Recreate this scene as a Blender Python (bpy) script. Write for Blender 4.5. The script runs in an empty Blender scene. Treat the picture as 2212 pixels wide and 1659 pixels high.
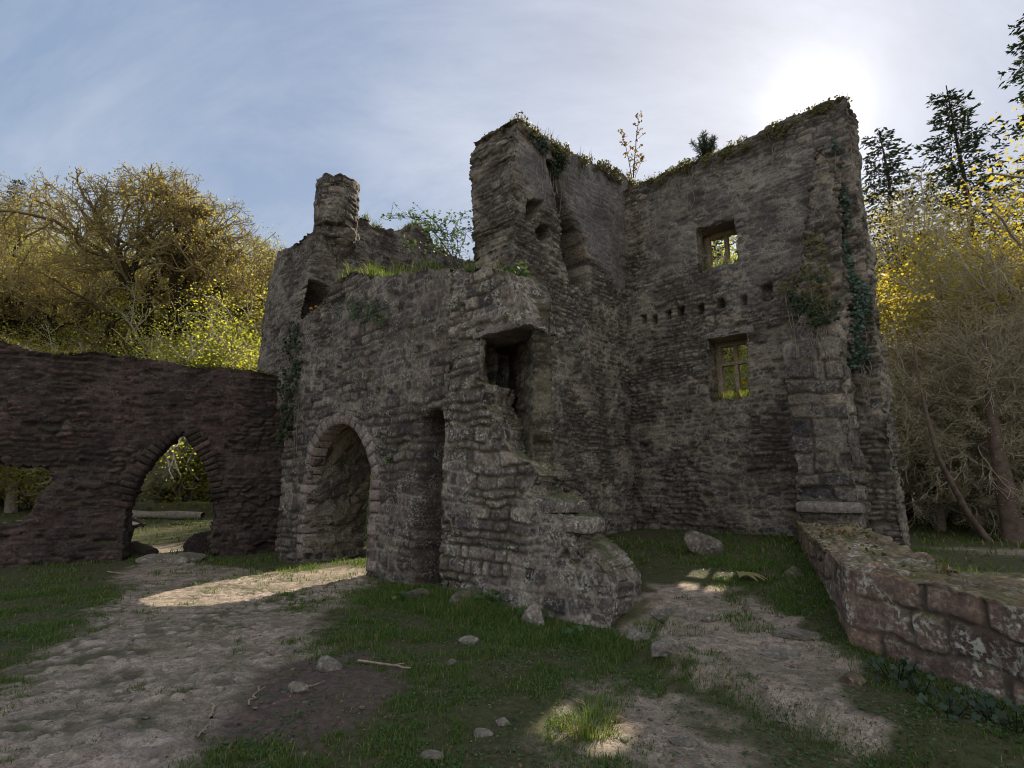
import bpy, math, random
import numpy as np
from mathutils import Matrix, Vector

random.seed(5)
R = np.random.default_rng(11)
SC = bpy.context.scene
COL = SC.collection
PI = math.pi

# ------------------------------------------------------------------ camera model
F, PIT, CH = 1160.0, math.radians(10.74), 1.6
CP, SP = math.cos(PIT), math.sin(PIT)


def ray(x, y):
    xc, yc = (x - 1106) / F, (829.5 - y) / F
    return np.array([xc, CP - yc * SP, SP + yc * CP])


def at_z(x, y, z=0.0):
    d = ray(x, y)
    return d * ((z - CH) / d[2]) + np.array([0, 0, CH])


def at_y(x, y, Y):
    d = ray(x, y)
    return d * (Y / d[1]) + np.array([0, 0, CH])


def on_plane(x, y, p0, sd):
    d = ray(x, y)
    n = np.array([-sd[1], sd[0]])
    t = n.dot(p0) / n.dot(d[:2])
    P = d * t
    return (P[:2] - p0).dot(sd), P[2] + CH


TH = math.radians(48)
U = np.array([math.sin(TH), -math.cos(TH)])
V = np.array([math.cos(TH), math.sin(TH)])
V_FRONT, V_BACK, U_SIDE, U_LEFT = 5.73, 12.0, -6.77, -12.3


def uv(u, v):
    return U * u + V * v


# ------------------------------------------------------------------ numpy noise
def hsh(ix, iy, iz, seed):
    h = (ix.astype(np.int64) * 374761393 + iy.astype(np.int64) * 668265263 + iz.astype(np.int64) * 2147483647 + seed * 144269504) & 0xFFFFFFFF
    h = ((h ^ (h >> 13)) * 1274126177) & 0xFFFFFFFF
    h = ((h ^ (h >> 16)) * 2246822519) & 0xFFFFFFFF
    h = h ^ (h >> 15)
    return (h & 0xFFFFFF) / float(0xFFFFFF)


def vn(x, y, z=None, seed=0):
    x = np.asarray(x, float); y = np.asarray(y, float)
    if z is None:
        ix, iy = np.floor(x), np.floor(y)
        fx, fy = x - ix, y - iy
        fx = fx * fx * (3 - 2 * fx); fy = fy * fy * (3 - 2 * fy)
        o = np.zeros_like(ix)
        a, b = hsh(ix, iy, o, seed), hsh(ix + 1, iy, o, seed)
        c, d = hsh(ix, iy + 1, o, seed), hsh(ix + 1, iy + 1, o, seed)
        return (a * (1 - fx) + b * fx) * (1 - fy) + (c * (1 - fx) + d * fx) * fy
    ix, iy, iz = np.floor(x), np.floor(y), np.floor(z)
    fx, fy, fz = x - ix, y - iy, z - iz
    fx = fx * fx * (3 - 2 * fx); fy = fy * fy * (3 - 2 * fy); fz = fz * fz * (3 - 2 * fz)
    r = 0
    for k in (0, 1):
        a, b = hsh(ix, iy, iz + k, seed), hsh(ix + 1, iy, iz + k, seed)
        c, d = hsh(ix, iy + 1, iz + k, seed), hsh(ix + 1, iy + 1, iz + k, seed)
        v = (a * (1 - fx) + b * fx) * (1 - fy) + (c * (1 - fx) + d * fx) * fy
        r = r + v * (fz if k else (1 - fz))
    return r


def fbm(x, y, z=None, seed=0, octv=3):
    r, a, f, t = 0, 1.0, 1.0, 0
    for o in range(octv):
        r = r + a * vn(x * f, y * f, None if z is None else z * f, seed + o * 17)
        t += a; a *= .5; f *= 2.03
    return r / t


def sst(a, b, x):
    t = np.clip((x - a) / (b - a), 0, 1)
    return t * t * (3 - 2 * t)


def inpoly(x, y, poly):
    x = np.asarray(x); y = np.asarray(y)
    r = np.zeros(x.shape, bool)
    n = len(poly)
    for i in range(n):
        x0, y0 = poly[i]; x1, y1 = poly[(i + 1) % n]
        if y0 == y1: continue
        c = ((y0 > y) != (y1 > y)) & (x < (x1 - x0) * (y - y0) / (y1 - y0) + x0)
        r ^= c
    return r


def poly_sdf(x, y, poly):
    d = np.full(np.shape(x), 1e9)
    n = len(poly)
    for i in range(n):
        ax, ay = poly[i]; bx, by = poly[(i + 1) % n]
        ex, ey = bx - ax, by - ay
        t = np.clip(((x - ax) * ex + (y - ay) * ey) / (ex * ex + ey * ey + 1e-12), 0, 1)
        d = np.minimum(d, np.hypot(x - ax - t * ex, y - ay - t * ey))
    return np.where(inpoly(x, y, poly), -d, d)


# ------------------------------------------------------------------ object helpers
def make_mesh(name, verts, quads=None, tris=None, mat=None, attr=None, smooth=True):
    me = bpy.data.meshes.new(name)
    verts = np.asarray(verts, np.float32)
    me.vertices.add(len(verts)); me.vertices.foreach_set('co', verts.ravel())
    q = np.zeros((0, 4), int) if quads is None else np.asarray(quads, int).reshape(-1, 4)
    t = np.zeros((0, 3), int) if tris is None else np.asarray(tris, int).reshape(-1, 3)
    nl = q.size + t.size
    me.loops.add(nl); me.loops.foreach_set('vertex_index', np.concatenate([q.ravel(), t.ravel()]).astype(np.int32))
    me.polygons.add(len(q) + len(t))
    ls = np.concatenate([np.arange(len(q)) * 4, q.size + np.arange(len(t)) * 3]).astype(np.int32)
    me.polygons.foreach_set('loop_start', ls)
    me.polygons.foreach_set('loop_total', np.concatenate([np.full(len(q), 4), np.full(len(t), 3)]).astype(np.int32))
    if smooth: me.polygons.foreach_set('use_smooth', np.ones(len(q) + len(t), bool))
    me.update(calc_edges=True)
    me.validate()
    if attr is not None and len(me.vertices) == len(verts):
        a = me.color_attributes.new('pat', 'FLOAT_COLOR', 'POINT')
        at = np.asarray(attr, np.float32)
        if at.ndim == 1: at = np.stack([at, at, at, np.ones_like(at)], 1)
        a.data.foreach_set('color', at.ravel())
    if mat: me.materials.append(mat)
    return me


def tag(o, label=None, cat=None, group=None, kind=None):
    if label: o['label'] = label
    if cat: o['category'] = cat
    if group: o['group'] = group
    if kind: o['kind'] = kind
    return o


def obj(name, me, parent=None, loc=None):
    o = bpy.data.objects.new(name, me); COL.objects.link(o)
    if parent is not None:
        o.parent = parent
    if loc is not None: o.location = loc
    return o


def world_child(o, parent):
    """parent a mesh whose vertices are in world coordinates"""
    o.parent = parent
    m = Matrix.Identity(4)
    for p in chain(parent): m = m @ p
    o.matrix_parent_inverse = m.inverted()
    return o


def chain(p):
    r = []
    while p is not None:
        r.insert(0, p.matrix_parent_inverse @ Matrix.LocRotScale(p.location, p.rotation_euler, p.scale)); p = p.parent
    return r


def empty(name, loc, label, cat, group=None, rz=0, sc=1):
    o = bpy.data.objects.new(name, None); COL.objects.link(o)
    o.location = loc; o.rotation_euler = (0, 0, rz); o.scale = (sc, sc, sc)
    o.empty_display_size = .2
    return tag(o, label, cat, group)


def dup(root, loc, rz=0, sc=1, label=None, group=None, zsc=None):
    r = root.copy(); COL.objects.link(r)
    r.location = loc; r.rotation_euler = (0, 0, rz); r.scale = (sc, sc, zsc or sc)
    if label: r['label'] = label
    if group: r['group'] = group
    for ch in list(root.children):
        c = ch.copy(); COL.objects.link(c); c.parent = r
    return r


# ------------------------------------------------------------------ materials
def nmat(name):
    m = bpy.data.materials.new(name); m.use_nodes = True
    nt = m.node_tree; nt.nodes.clear()
    out = nt.nodes.new('ShaderNodeOutputMaterial')
    return m, nt, out


def N(nt, typ, **kw):
    n = nt.nodes.new(typ)
    for k, v in kw.items():
        if k.startswith('i_'):
            n.inputs[k[2:].replace('_', ' ')].default_value = v
        else: setattr(n, k, v)
    return n


def mixc(nt, fac, a, b, blend='MIX'):
    n = nt.nodes.new('ShaderNodeMix'); n.data_type = 'RGBA'; n.blend_type = blend
    for sock, val in ((n.inputs[0], fac), (n.inputs[6], a), (n.inputs[7], b)):
        if hasattr(val, 'is_output'): nt.links.new(val, sock)
        elif isinstance(val, (int, float)): sock.default_value = val
        else: sock.default_value = (*val, 1)
    return n.outputs[2]


def mth(nt, op, a, b=None, clamp=False):
    n = nt.nodes.new('ShaderNodeMath'); n.operation = op; n.use_clamp = clamp
    for i, v in enumerate((a, b)):
        if v is None: continue
        if hasattr(v, 'is_output'): nt.links.new(v, n.inputs[i])
        else: n.inputs[i].default_value = v
    return n.outputs[0]


def ramp(nt, fac, stops, interp='LINEAR'):
    n = nt.nodes.new('ShaderNodeValToRGB'); n.color_ramp.interpolation = interp
    e = n.color_ramp.elements
    while len(e) < len(stops): e.new(.5)
    for k, (p, c) in enumerate(stops):
        e[k].position = p
        e[k].color = (*c, 1) if not isinstance(c, (int, float)) else (c, c, c, 1)
    nt.links.new(fac, n.inputs[0])
    return n.outputs[0]


def noise(nt, co, scale, detail=4, rough=.55, dist=0):
    n = nt.nodes.new('ShaderNodeTexNoise')
    n.inputs['Scale'].default_value = scale; n.inputs['Detail'].default_value = detail
    n.inputs['Roughness'].default_value = rough; n.inputs['Distortion'].default_value = dist
    nt.links.new(co, n.inputs['Vector'])
    return n.outputs['Fac']


def stone_mat(name, stones, mortar, plaster=(.2, .2, .21), moss=.5, lichen=.5, stain=(.05, .04, .035), mosscol=(.075, .085, .02), bump=.6, gain=1.0, earth=(.05, .042, .032)):  # earth: soil tone mixed with gap shade for the open joints
    m, nt, out = nmat(name)
    L = nt.links.new
    at = N(nt, 'ShaderNodeAttribute', attribute_name='pat')
    sep = N(nt, 'ShaderNodeSeparateColor'); L(at.outputs['Color'], sep.inputs[0])
    co = N(nt, 'ShaderNodeTexCoord').outputs['Object']
    k = len(stones)
    stops = [(i / (k - 1), c) for i, c in enumerate(stones)]
    n1 = noise(nt, co, 7, 6, .7)
    sid = mth(nt, 'ADD', sep.outputs[0], mth(nt, 'MULTIPLY', mth(nt, 'SUBTRACT', n1, .5), .65), True)
    c = ramp(nt, sid, stops)
    n2 = noise(nt, co, 22, 6, .72)
    c = mixc(nt, .8, c, ramp(nt, n2, [(.3, .4), (.5, .95), (.68, 2.0)]), 'MULTIPLY')
    c = mixc(nt, mth(nt, 'MULTIPLY', sep.outputs[1], ramp(nt, n1, [(.36, .1), (.6, .95)])), c, mixc(nt, n2, tuple(x * .6 for x in mortar), tuple(x * 1.25 for x in mortar)))
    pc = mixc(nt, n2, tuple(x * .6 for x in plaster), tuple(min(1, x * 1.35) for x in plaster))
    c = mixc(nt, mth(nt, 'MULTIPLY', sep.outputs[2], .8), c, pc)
    # dark weather staining
    n3 = noise(nt, co, 1.1, 5, .6)
    c = mixc(nt, mth(nt, 'MULTIPLY', ramp(nt, n3, [(.42, 0.0), (.7, 1.0)]), .75), c, stain)
    # pale lichen blotches and specks
    n4 = noise(nt, co, 3.2, 5, .7, .6)
    n5 = noise(nt, co, 24, 3, .6)
    lm = mth(nt, 'MULTIPLY', ramp(nt, n4, [(.46, 0.0), (.62, 1.0)]), ramp(nt, n5, [(.48, 0.0), (.58, 1.0)]))
    c = mixc(nt, mth(nt, 'MULTIPLY', lm, lichen), c, (.40, .40, .34))
    vo = N(nt, 'ShaderNodeTexVoronoi', i_Scale=13.0); L(co, vo.inputs['Vector'])
    spk = mth(nt, 'MULTIPLY', ramp(nt, vo.outputs['Distance'], [(.12, 1.0), (.22, 0.0)]), ramp(nt, n4, [(.5, 0.0), (.6, 1.0)]))
    c = mixc(nt, mth(nt, 'MULTIPLY', spk, lichen), c, (.55, .55, .48))
    # moss on upward ledges, plus patches
    geo = N(nt, 'ShaderNodeNewGeometry')
    sx = N(nt, 'ShaderNodeSeparateXYZ'); L(geo.outputs['Normal'], sx.inputs[0])
    n6 = noise(nt, co, 2.3, 5, .65)
    mm = mth(nt, 'MULTIPLY', ramp(nt, sx.outputs[2], [(.25, 0.0), (.75, 1.0)]), ramp(nt, n6, [(.35, 0.0), (.55, 1.0)]))
    mm = mth(nt, 'MULTIPLY', mm, moss)
    c = mixc(nt, mth(nt, 'MULTIPLY', at.outputs['Alpha'], .8), c, earth)  # soil tone mixed with gap shade, painted into the open joints
    c = mixc(nt, mth(nt, 'MINIMUM', mm, 1.0), c, mixc(nt, n2, tuple(x * .5 for x in mosscol), tuple(x * 1.5 for x in mosscol)))
    if gain != 1: c = mixc(nt, 1.0, c, (gain,) * 3, 'MULTIPLY')
    b = N(nt, 'ShaderNodeBsdfPrincipled'); L(c, b.inputs['Base Color'])
    b.inputs['Roughness'].default_value = .92; b.inputs['Specular IOR Level'].default_value = .25
    hb = mth(nt, 'ADD', mth(nt, 'MULTIPLY', n2, .6), mth(nt, 'MULTIPLY', noise(nt, co, 110, 3, .6), .4))
    bp = N(nt, 'ShaderNodeBump'); bp.inputs['Strength'].default_value = bump; bp.inputs['Distance'].default_value = .02
    L(hb, bp.inputs['Height']); L(bp.outputs[0], b.inputs['Normal'])
    L(b.outputs[0], out.inputs[0])
    return m


def leaf_mat(name, cols, trans=.45, rough=.6, spec=.3):
    m, nt, out = nmat(name); L = nt.links.new
    at = N(nt, 'ShaderNodeAttribute', attribute_name='pat')
    sep = N(nt, 'ShaderNodeSeparateColor'); L(at.outputs['Color'], sep.inputs[0])
    k = len(cols)
    c = ramp(nt, sep.outputs[0], [(i / (k - 1), q) for i, q in enumerate(cols)])
    b = N(nt, 'ShaderNodeBsdfPrincipled'); L(c, b.inputs['Base Color'])
    b.inputs['Roughness'].default_value = rough; b.inputs['Specular IOR Level'].default_value = spec
    t = N(nt, 'ShaderNodeBsdfTranslucent')
    L(mixc(nt, 1.0, c, (1.6, 1.5, .7), 'MULTIPLY'), t.inputs['Color'])
    mx = N(nt, 'ShaderNodeMixShader'); mx.inputs[0].default_value = trans
    L(b.outputs[0], mx.inputs[1]); L(t.outputs[0], mx.inputs[2]); L(mx.outputs[0], out.inputs[0])
    return m


def plain_mat(name, c1, c2, scale=12, rough=.9, bump=.5, moss=None, twig=None):
    m, nt, out = nmat(name); L = nt.links.new
    co = N(nt, 'ShaderNodeTexCoord').outputs['Object']
    n = noise(nt, co, scale, 5, .65)
    c = ramp(nt, n, [(.3, c1), (.7, c2)])
    if twig:
        at = N(nt, 'ShaderNodeAttribute', attribute_name='pat'); c = mixc(nt, at.outputs['Fac'], c, twig)
    if moss:
        geo = N(nt, 'ShaderNodeNewGeometry'); sx = N(nt, 'ShaderNodeSeparateXYZ'); L(geo.outputs['Normal'], sx.inputs[0])
        f = mth(nt, 'MULTIPLY', ramp(nt, sx.outputs[2], [(.0, 0.0), (.6, 1.0)]), ramp(nt, noise(nt, co, 3, 4, .6), [(.35, 0.0), (.55, 1.0)]))
        c = mixc(nt, f, c, moss)
    b = N(nt, 'ShaderNodeBsdfPrincipled'); L(c, b.inputs['Base Color'])
    b.inputs['Roughness'].default_value = rough; b.inputs['Specular IOR Level'].default_value = .25
    bp = N(nt, 'ShaderNodeBump'); bp.inputs['Strength'].default_value = bump; bp.inputs['Distance'].default_value = .02
    L(noise(nt, co, scale * 3, 4, .6), bp.inputs['Height']); L(bp.outputs[0], b.inputs['Normal'])
    L(b.outputs[0], out.inputs[0])
    return m


GREYS = [(.04, .04, .046), (.13, .117, .112), (.24, .205, .17), (.06, .056, .062), (.33, .285, .23), (.15, .138, .138), (.07, .062, .06), (.20, .178, .155)]
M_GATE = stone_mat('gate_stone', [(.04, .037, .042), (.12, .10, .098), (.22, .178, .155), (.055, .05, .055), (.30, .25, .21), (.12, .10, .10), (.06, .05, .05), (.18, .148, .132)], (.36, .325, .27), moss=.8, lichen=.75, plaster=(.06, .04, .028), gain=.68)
M_STAIR = stone_mat('stair_stone', [(.05, .046, .05), (.13, .11, .105), (.23, .19, .165), (.065, .058, .06), (.31, .265, .22), (.14, .12, .115), (.07, .06, .056), (.19, .16, .14)], (.36, .325, .27), moss=.7, lichen=1.0, gain=.85)
M_TOWER = stone_mat('tower_stone', GREYS, (.40, .34, .26), plaster=(.19, .185, .19), moss=.8, lichen=.5, gain=.78)
M_RED = stone_mat('red_brown_stone', [(.03, .022, .023), (.09, .056, .052), (.15, .095, .085), (.05, .036, .036), (.20, .135, .115), (.085, .06, .058), (.06, .042, .042)], (.12, .095, .085), moss=.7, lichen=.16, stain=(.025, .018, .02), gain=.52)
M_LOW = stone_mat('purple_stone', [(.085, .055, .045), (.19, .125, .098), (.28, .195, .15), (.11, .075, .062), (.25, .155, .11), (.16, .115, .095)], (.17, .125, .088), moss=.5, lichen=1.0, stain=(.06, .045, .04), mosscol=(.10, .10, .03))
M_MOSSY_SHADE = stone_mat('mossy_shaded_stone', [(.06, .052, .04), (.12, .105, .075), (.19, .165, .12), (.08, .07, .052)], (.22, .195, .14), moss=.5, lichen=.4, stain=(.03, .027, .015), gain=.6)  # gain puts the doorway's shade into the stone tone
M_DRESS = stone_mat('dressed_stone', [(.15, .12, .115), (.21, .175, .165), (.17, .14, .14)], (.2, .18, .16), moss=.3, lichen=.35, bump=.35)
M_FRAME = stone_mat('window_stone', [(.22, .18, .12), (.30, .25, .17), (.25, .20, .13)], (.25, .22, .18), moss=.2, lichen=.3, bump=.35)
M_ROCK = stone_mat('loose_rock', [(.12, .105, .10), (.22, .19, .175), (.16, .14, .13)], (.25, .23, .2), moss=.3, lichen=.5)
M_BARK = plain_mat('oak_bark', (.018, .014, .010), (.06, .048, .03), 10, moss=(.11, .10, .028), twig=(.25, .19, .10))
M_BARK2 = plain_mat('grey_bark', (.09, .078, .066), (.24, .21, .17), 8, twig=(.33, .295, .235))
M_BARKD = plain_mat('dark_bark', (.025, .02, .018), (.07, .055, .045), 8)
M_BARKR = plain_mat('red_bark', (.05, .038, .032), (.15, .112, .092), 7)
M_DRYWOOD = plain_mat('dry_wood', (.16, .12, .085), (.34, .27, .2), 18)
M_LEAF_OAK = leaf_mat('oak_bud_leaves', [(.17, .15, .05), (.26, .23, .07), (.32, .29, .09), (.24, .19, .07)], .5)
M_LEAF_GREEN = leaf_mat('spring_leaves', [(.14, .19, .04), (.25, .30, .06), (.36, .38, .085), (.44, .42, .11)], .62)
M_LEAF_YEL = leaf_mat('yellow_leaves', [(.16, .16, .045), (.26, .23, .055), (.36, .29, .06), (.21, .20, .045)], .66)
M_LEAF_GREY = leaf_mat('bud_leaves', [(.19, .19, .14), (.28, .27, .19), (.38, .35, .24), (.28, .25, .17)], .5)
M_NEEDLE = leaf_mat('needles', [(.012, .025, .012), (.025, .045, .02), (.045, .07, .03)], .2)
M_IVY = leaf_mat('ivy_leaves', [(.02, .042, .028), (.04, .075, .05), (.075, .12, .09)], .15, .4, .45)
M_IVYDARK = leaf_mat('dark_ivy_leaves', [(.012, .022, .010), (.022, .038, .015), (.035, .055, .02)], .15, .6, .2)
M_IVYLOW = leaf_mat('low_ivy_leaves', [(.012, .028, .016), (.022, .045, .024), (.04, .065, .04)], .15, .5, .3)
M_GRASS = leaf_mat('grass_blades', [(.035, .065, .014), (.06, .115, .022), (.10, .16, .035), (.24, .20, .10)], .4)
M_WEED = leaf_mat('weed_leaves', [(.04, .09, .03), (.06, .12, .04), (.09, .15, .05)], .35)
M_MOSSTOP = leaf_mat('wall_top_plants', [(.05, .05, .018), (.10, .085, .03), (.13, .12, .03), (.06, .085, .025)], .35)
M_FLOWER = plain_mat('dandelion_yellow', (.7, .38, .01), (.85, .55, .02), 60, .7, .2)


# ------------------------------------------------------------------ masonry
def rubble(s, z, seed, hmin, hmax, lmin, lmax, rag=.012):
    """irregular courses: returns height 0..1, stone id, mortar mask"""
    z2 = z + .09 * (fbm(s * .55, z * .55, None, seed + 3) - .5) * 2 * (hmax / .12) ** .5 + .05 * (vn(s * 3.1, z * 3.1, None, seed + 5) - .5) + .045 * (vn(s * 5.3, z * .9, None, seed + 15) - .5) * min(1.0, hmax / .12)
    s2 = s + .07 * (vn(s * 2.2, z * 3.7, None, seed + 8) - .5)
    rr = np.random.default_rng(seed)
    lo, hi = z2.min() - .5, z2.max() + .5
    hs = rr.uniform(hmin, hmax, int((hi - lo) / hmin) + 4)
    H = lo + np.concatenate([[0], np.cumsum(hs)])
    r = np.clip(np.searchsorted(H, z2) - 1, 0, len(hs) - 1)
    fz, hr = z2 - H[r], hs[r]
    Lr = rr.uniform(lmin, lmax, len(hs))[r]
    off = rr.uniform(0, 9, len(hs))[r]
    q = s2 / Lr + off
    i = np.floor(q)
    o = np.zeros_like(i)
    b = i + .5 + (hsh(i, r, o, seed) - .5) * .75          # one joint per unit
    left = q < b
    b0 = np.where(left, i - 1 + .5 + (hsh(i - 1, r, o, seed) - .5) * .75, b)
    b1 = np.where(left, b, i + 1 + .5 + (hsh(i + 1, r, o, seed) - .5) * .75)
    sid = hsh(np.where(left, i, i + 1), r, o + 7, seed)
    tilt = hsh(np.where(left, i, i + 1), r, o + 11, seed) - .5
    ds = np.minimum(q - b0, b1 - q) * Lr * .8
    dz = np.minimum(fz, hr - fz)
    k = .03
    hh = np.clip(.5 + .5 * (ds - dz) / k, 0, 1)
    d = ds * (1 - hh) + dz * hh - k * hh * (1 - hh)
    d = d + rag * 2 * (fbm(s * 13, z * 16, None, seed + 21, 2) - .5)
    h = sst(.0, .034, d)
    mort = 1 - sst(.006, .028, d)
    return h, sid, mort, tilt * (fz / hr - .5) * 2


def voro(s, z, seed, cw, ch):
    """random rubble: irregular flat-bedded stones"""
    s2 = s + .10 * (vn(s * 2.6, z * 2.6, None, seed + 2) - .5) + .03 * (vn(s * 11, z * 11, None, seed + 4) - .5)
    z2 = z + .12 * (vn(s * 1.3, z * 1.7, None, seed + 6) - .5) + .03 * (vn(s * 9, z * 12, None, seed + 7) - .5)
    a, b = s2 / cw, z2 / ch
    ia, ib = np.floor(a), np.floor(b)
    f1 = np.full(s.shape, 9.0); f2 = np.full(s.shape, 9.0); sid = np.zeros(s.shape); tl = np.zeros(s.shape)
    for p in (-1, 0, 1):
        for r in (-1, 0, 1):
            ii, jj = ia + p, ib + r; o = np.zeros_like(ii)
            da = ii + .5 + .95 * (hsh(ii, jj, o, seed) - .5) - a; db = jj + .5 + .8 * (hsh(ii, jj, o + 1, seed) - .5) - b
            k = .55 + .9 * hsh(ii, jj, o + 3, seed)
            d = np.maximum(np.abs(da) * .9, np.abs(db)) * .65 + .35 * np.hypot(da, db); d = d / k ** .35
            u_ = d < f1
            f2 = np.where(u_, f1, np.minimum(f2, d)); sid = np.where(u_, hsh(ii, jj, o + 5, seed), sid); tl = np.where(u_, -db * (hsh(ii, jj, o + 8, seed) - .5), tl)
            f1 = np.where(u_, d, f1)
    d = (f2 - f1) * ch
    d = d + .02 * (fbm(s * 14, z * 16, None, seed + 21, 2) - .5)
    return sst(0, .038, d), sid, 1 - sst(.006, .03, d), tl * 2


def pattern(s, z, seed, style):
    """displacement (m, outward), stone id, mortar, soil and painted shade in open joint"""
    if style == 'slab':
        a = rubble(s, z, seed, .045, .12, .13, .36)
        b = voro(s, z, seed + 50, .30, .125)
        thr = .56
    elif style == 'block':
        a = rubble(s, z, seed, .10, .24, .2, .55)
        b = voro(s, z, seed + 50, .25, .125)
        thr = .6
    else:   # big dressed blocks
        a = rubble(s, z, seed, .10, .2, .25, .6)
        b = rubble(s, z, seed + 50, .22, .42, .4, .95)
        thr = .36
    m = sst(thr - .012, thr + .012, fbm(s * .9, z * .9, None, seed + 77))
    h, sid, mo, tl = [a[k] * (1 - m) + b[k] * m for k in range(4)]
    prot = .038
    mis = (hsh(np.round(sid * 9973), np.zeros_like(sid), np.zeros_like(sid), 5) > .94) * h       # odd stones fallen out
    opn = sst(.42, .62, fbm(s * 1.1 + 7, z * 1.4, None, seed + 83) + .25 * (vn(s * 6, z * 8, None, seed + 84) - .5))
    gap_dark = mo * opn
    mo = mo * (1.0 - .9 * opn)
    disp = (.014 + .038 * opn) * (h - 1) + (sid - .5) * prot * h + tl * .022 * h - .08 * mis
    disp = disp + .016 * (fbm(s * 18, z * 26, None, seed + 31, 3) - .5) + .02 * (vn(s * 7, z * 9, None, seed + 41) - .5)
    return disp, sid, mo, gap_dark


def wall(name, mat, fmap, s0, s1, z0, z1, T, inside, res=.03, style='slab', seed=1, recess=None, plaster=None, mossm=None, amp=1.0, rag=.05, bulge=.07, parent=None, zwarp=None, swarp=None):
    ns, nz = int(round((s1 - s0) / res)), int(round((z1 - z0) / res))
    gs, gz = np.linspace(s0, s1, ns + 1), np.linspace(z0, z1, nz + 1)
    cs, cz = np.meshgrid((gs[:-1] + gs[1:]) / 2, (gz[:-1] + gz[1:]) / 2, indexing='ij')
    ps = cs + rag * 2 * (fbm(cs * 4, cz * 7, None, seed + 90, 3) - .5)
    pz = cz + rag * 2 * (fbm(cs * 5 + 40, cz * 5, None, seed + 91, 3) - .5)
    M = inside(ps, pz)
    P = np.zeros((ns + 2, nz + 2), bool); P[1:-1, 1:-1] = M
    nt = max(3, int(round(T / (res * 1.6))))
    # lattice use
    used = np.zeros((ns + 1, nz + 1), bool)
    for a, b in ((0, 0), (1, 0), (0, 1), (1, 1)): used[a:a + ns, b:b + nz] |= M
    ve = P[:-1, 1:-1] != P[1:, 1:-1]      # (ns+1,nz) vertical edges
    he = P[1:-1, :-1] != P[1:-1, 1:]      # (ns,nz+1)
    vi, vj = np.nonzero(ve); hi, hj = np.nonzero(he)
    bnd = np.zeros_like(used)
    bnd[vi, vj] = 1; bnd[vi, vj + 1] = 1; bnd[hi, hj] = 1; bnd[hi + 1, hj] = 1
    S, Z = np.meshgrid(gs, gz, indexing='ij'); S = S.copy(); Z = Z.copy()
    for _ in range(3):
        accS = np.zeros_like(S); accZ = np.zeros_like(S); c = np.zeros_like(S)
        for (a0, a1, b0, b1) in ((vi, vj, vi, vj + 1), (hi, hj, hi + 1, hj)):
            np.add.at(accS, (a0, a1), S[b0, b1]); np.add.at(accZ, (a0, a1), Z[b0, b1]); np.add.at(c, (a0, a1), 1)
            np.add.at(accS, (b0, b1), S[a0, a1]); np.add.at(accZ, (b0, b1), Z[a0, a1]); np.add.at(c, (b0, b1), 1)
        k = c > 0
        S[k] = .5 * S[k] + .5 * accS[k] / c[k]; Z[k] = .5 * Z[k] + .5 * accZ[k] / c[k]
    ids = np.full((nt + 1, ns + 1, nz + 1), -1, np.int64)
    n = 0
    LS, LT, LZ, LK = [], [], [], []
    for k in range(nt + 1):
        u_ = used if k in (0, nt) else bnd
        c = int(u_.sum()); ids[k][u_] = np.arange(n, n + c); n += c
        LS.append(S[u_]); LZ.append(Z[u_]); LT.append(np.full(c, T * k / nt)); LK.append(np.full(c, k))
    s, t, z, kk = map(np.concatenate, (LS, LT, LZ, LK))
    i, j = np.nonzero(M)
    q = [np.stack([ids[0, i, j], ids[0, i + 1, j], ids[0, i + 1, j + 1], ids[0, i, j + 1]], 1),
         np.stack([ids[nt, i, j], ids[nt, i, j + 1], ids[nt, i + 1, j + 1], ids[nt, i + 1, j]], 1)]
    out_s = P[vi, vj + 1]        # cell on the left is solid -> outward +s
    out_z = P[hi + 1, hj]
    for k in range(nt):
        a = np.stack([ids[k, vi, vj], ids[k + 1, vi, vj], ids[k + 1, vi, vj + 1], ids[k, vi, vj + 1]], 1)
        a[~out_s] = a[~out_s][:, ::-1]; q.append(a)
        a = np.stack([ids[k, hi, hj], ids[k, hi + 1, hj], ids[k + 1, hi + 1, hj], ids[k + 1, hi, hj]], 1)
        a[~out_z] = a[~out_z][:, ::-1]; q.append(a)
    q = np.concatenate(q)
    X = np.stack([s, t, z], 1)
    nr = np.zeros_like(X)
    fn = np.cross(X[q[:, 2]] - X[q[:, 0]], X[q[:, 3]] - X[q[:, 1]])
    for c in range(4): np.add.at(nr, q[:, c], fn)
    nr /= np.linalg.norm(nr, axis=1, keepdims=True) + 1e-12
    # masonry relief on the faces, ends and tops
    disp = np.zeros(len(s)); sid = np.zeros(len(s)); mo = np.zeros(len(s)); gap_dark = np.zeros(len(s))
    A = np.abs(nr)
    fr = (A[:, 1] >= .6); sd = ~fr & (A[:, 0] > A[:, 2]); tp = ~fr & ~sd
    for sel, a, b, off in ((fr, s, z, 0), (sd, t, z, 300), (tp, s, t, 600)):
        if sel.any():
            disp[sel], sid[sel], mo[sel], gap_dark[sel] = pattern(a[sel] + off * .37, b[sel], seed + off, style)
    pl = np.zeros(len(s))
    if plaster is not None:
        pl = plaster(s, z) * (kk == 0)
        disp = disp * (1 - .75 * pl) + .012 * pl
        mo = mo * (1 - pl)
    disp = amp * disp + bulge * (fbm(s * .8, z * .8, t * .8, seed + 60) - .5) * 2
    disp = disp + np.where(fr, 0, .07) * (fbm(s * 3.3, z * 3.3, t * 3.3, seed + 61) - .5) * 2
    X = X + nr * disp[:, None]
    if recess is not None:
        rc = recess(s, z)
        X[:, 1] += rc * (kk == 0)
        mo = np.where((rc > .05) & (kk == 0), mo * .3, mo)
    mz = gap_dark * (1 - pl)
    if zwarp is not None: X[:, 2] += zwarp(s, t, z)
    if swarp is not None: X[:, 0] += swarp(s, t, z)
    x, y = fmap(X[:, 0], X[:, 1])
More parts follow.
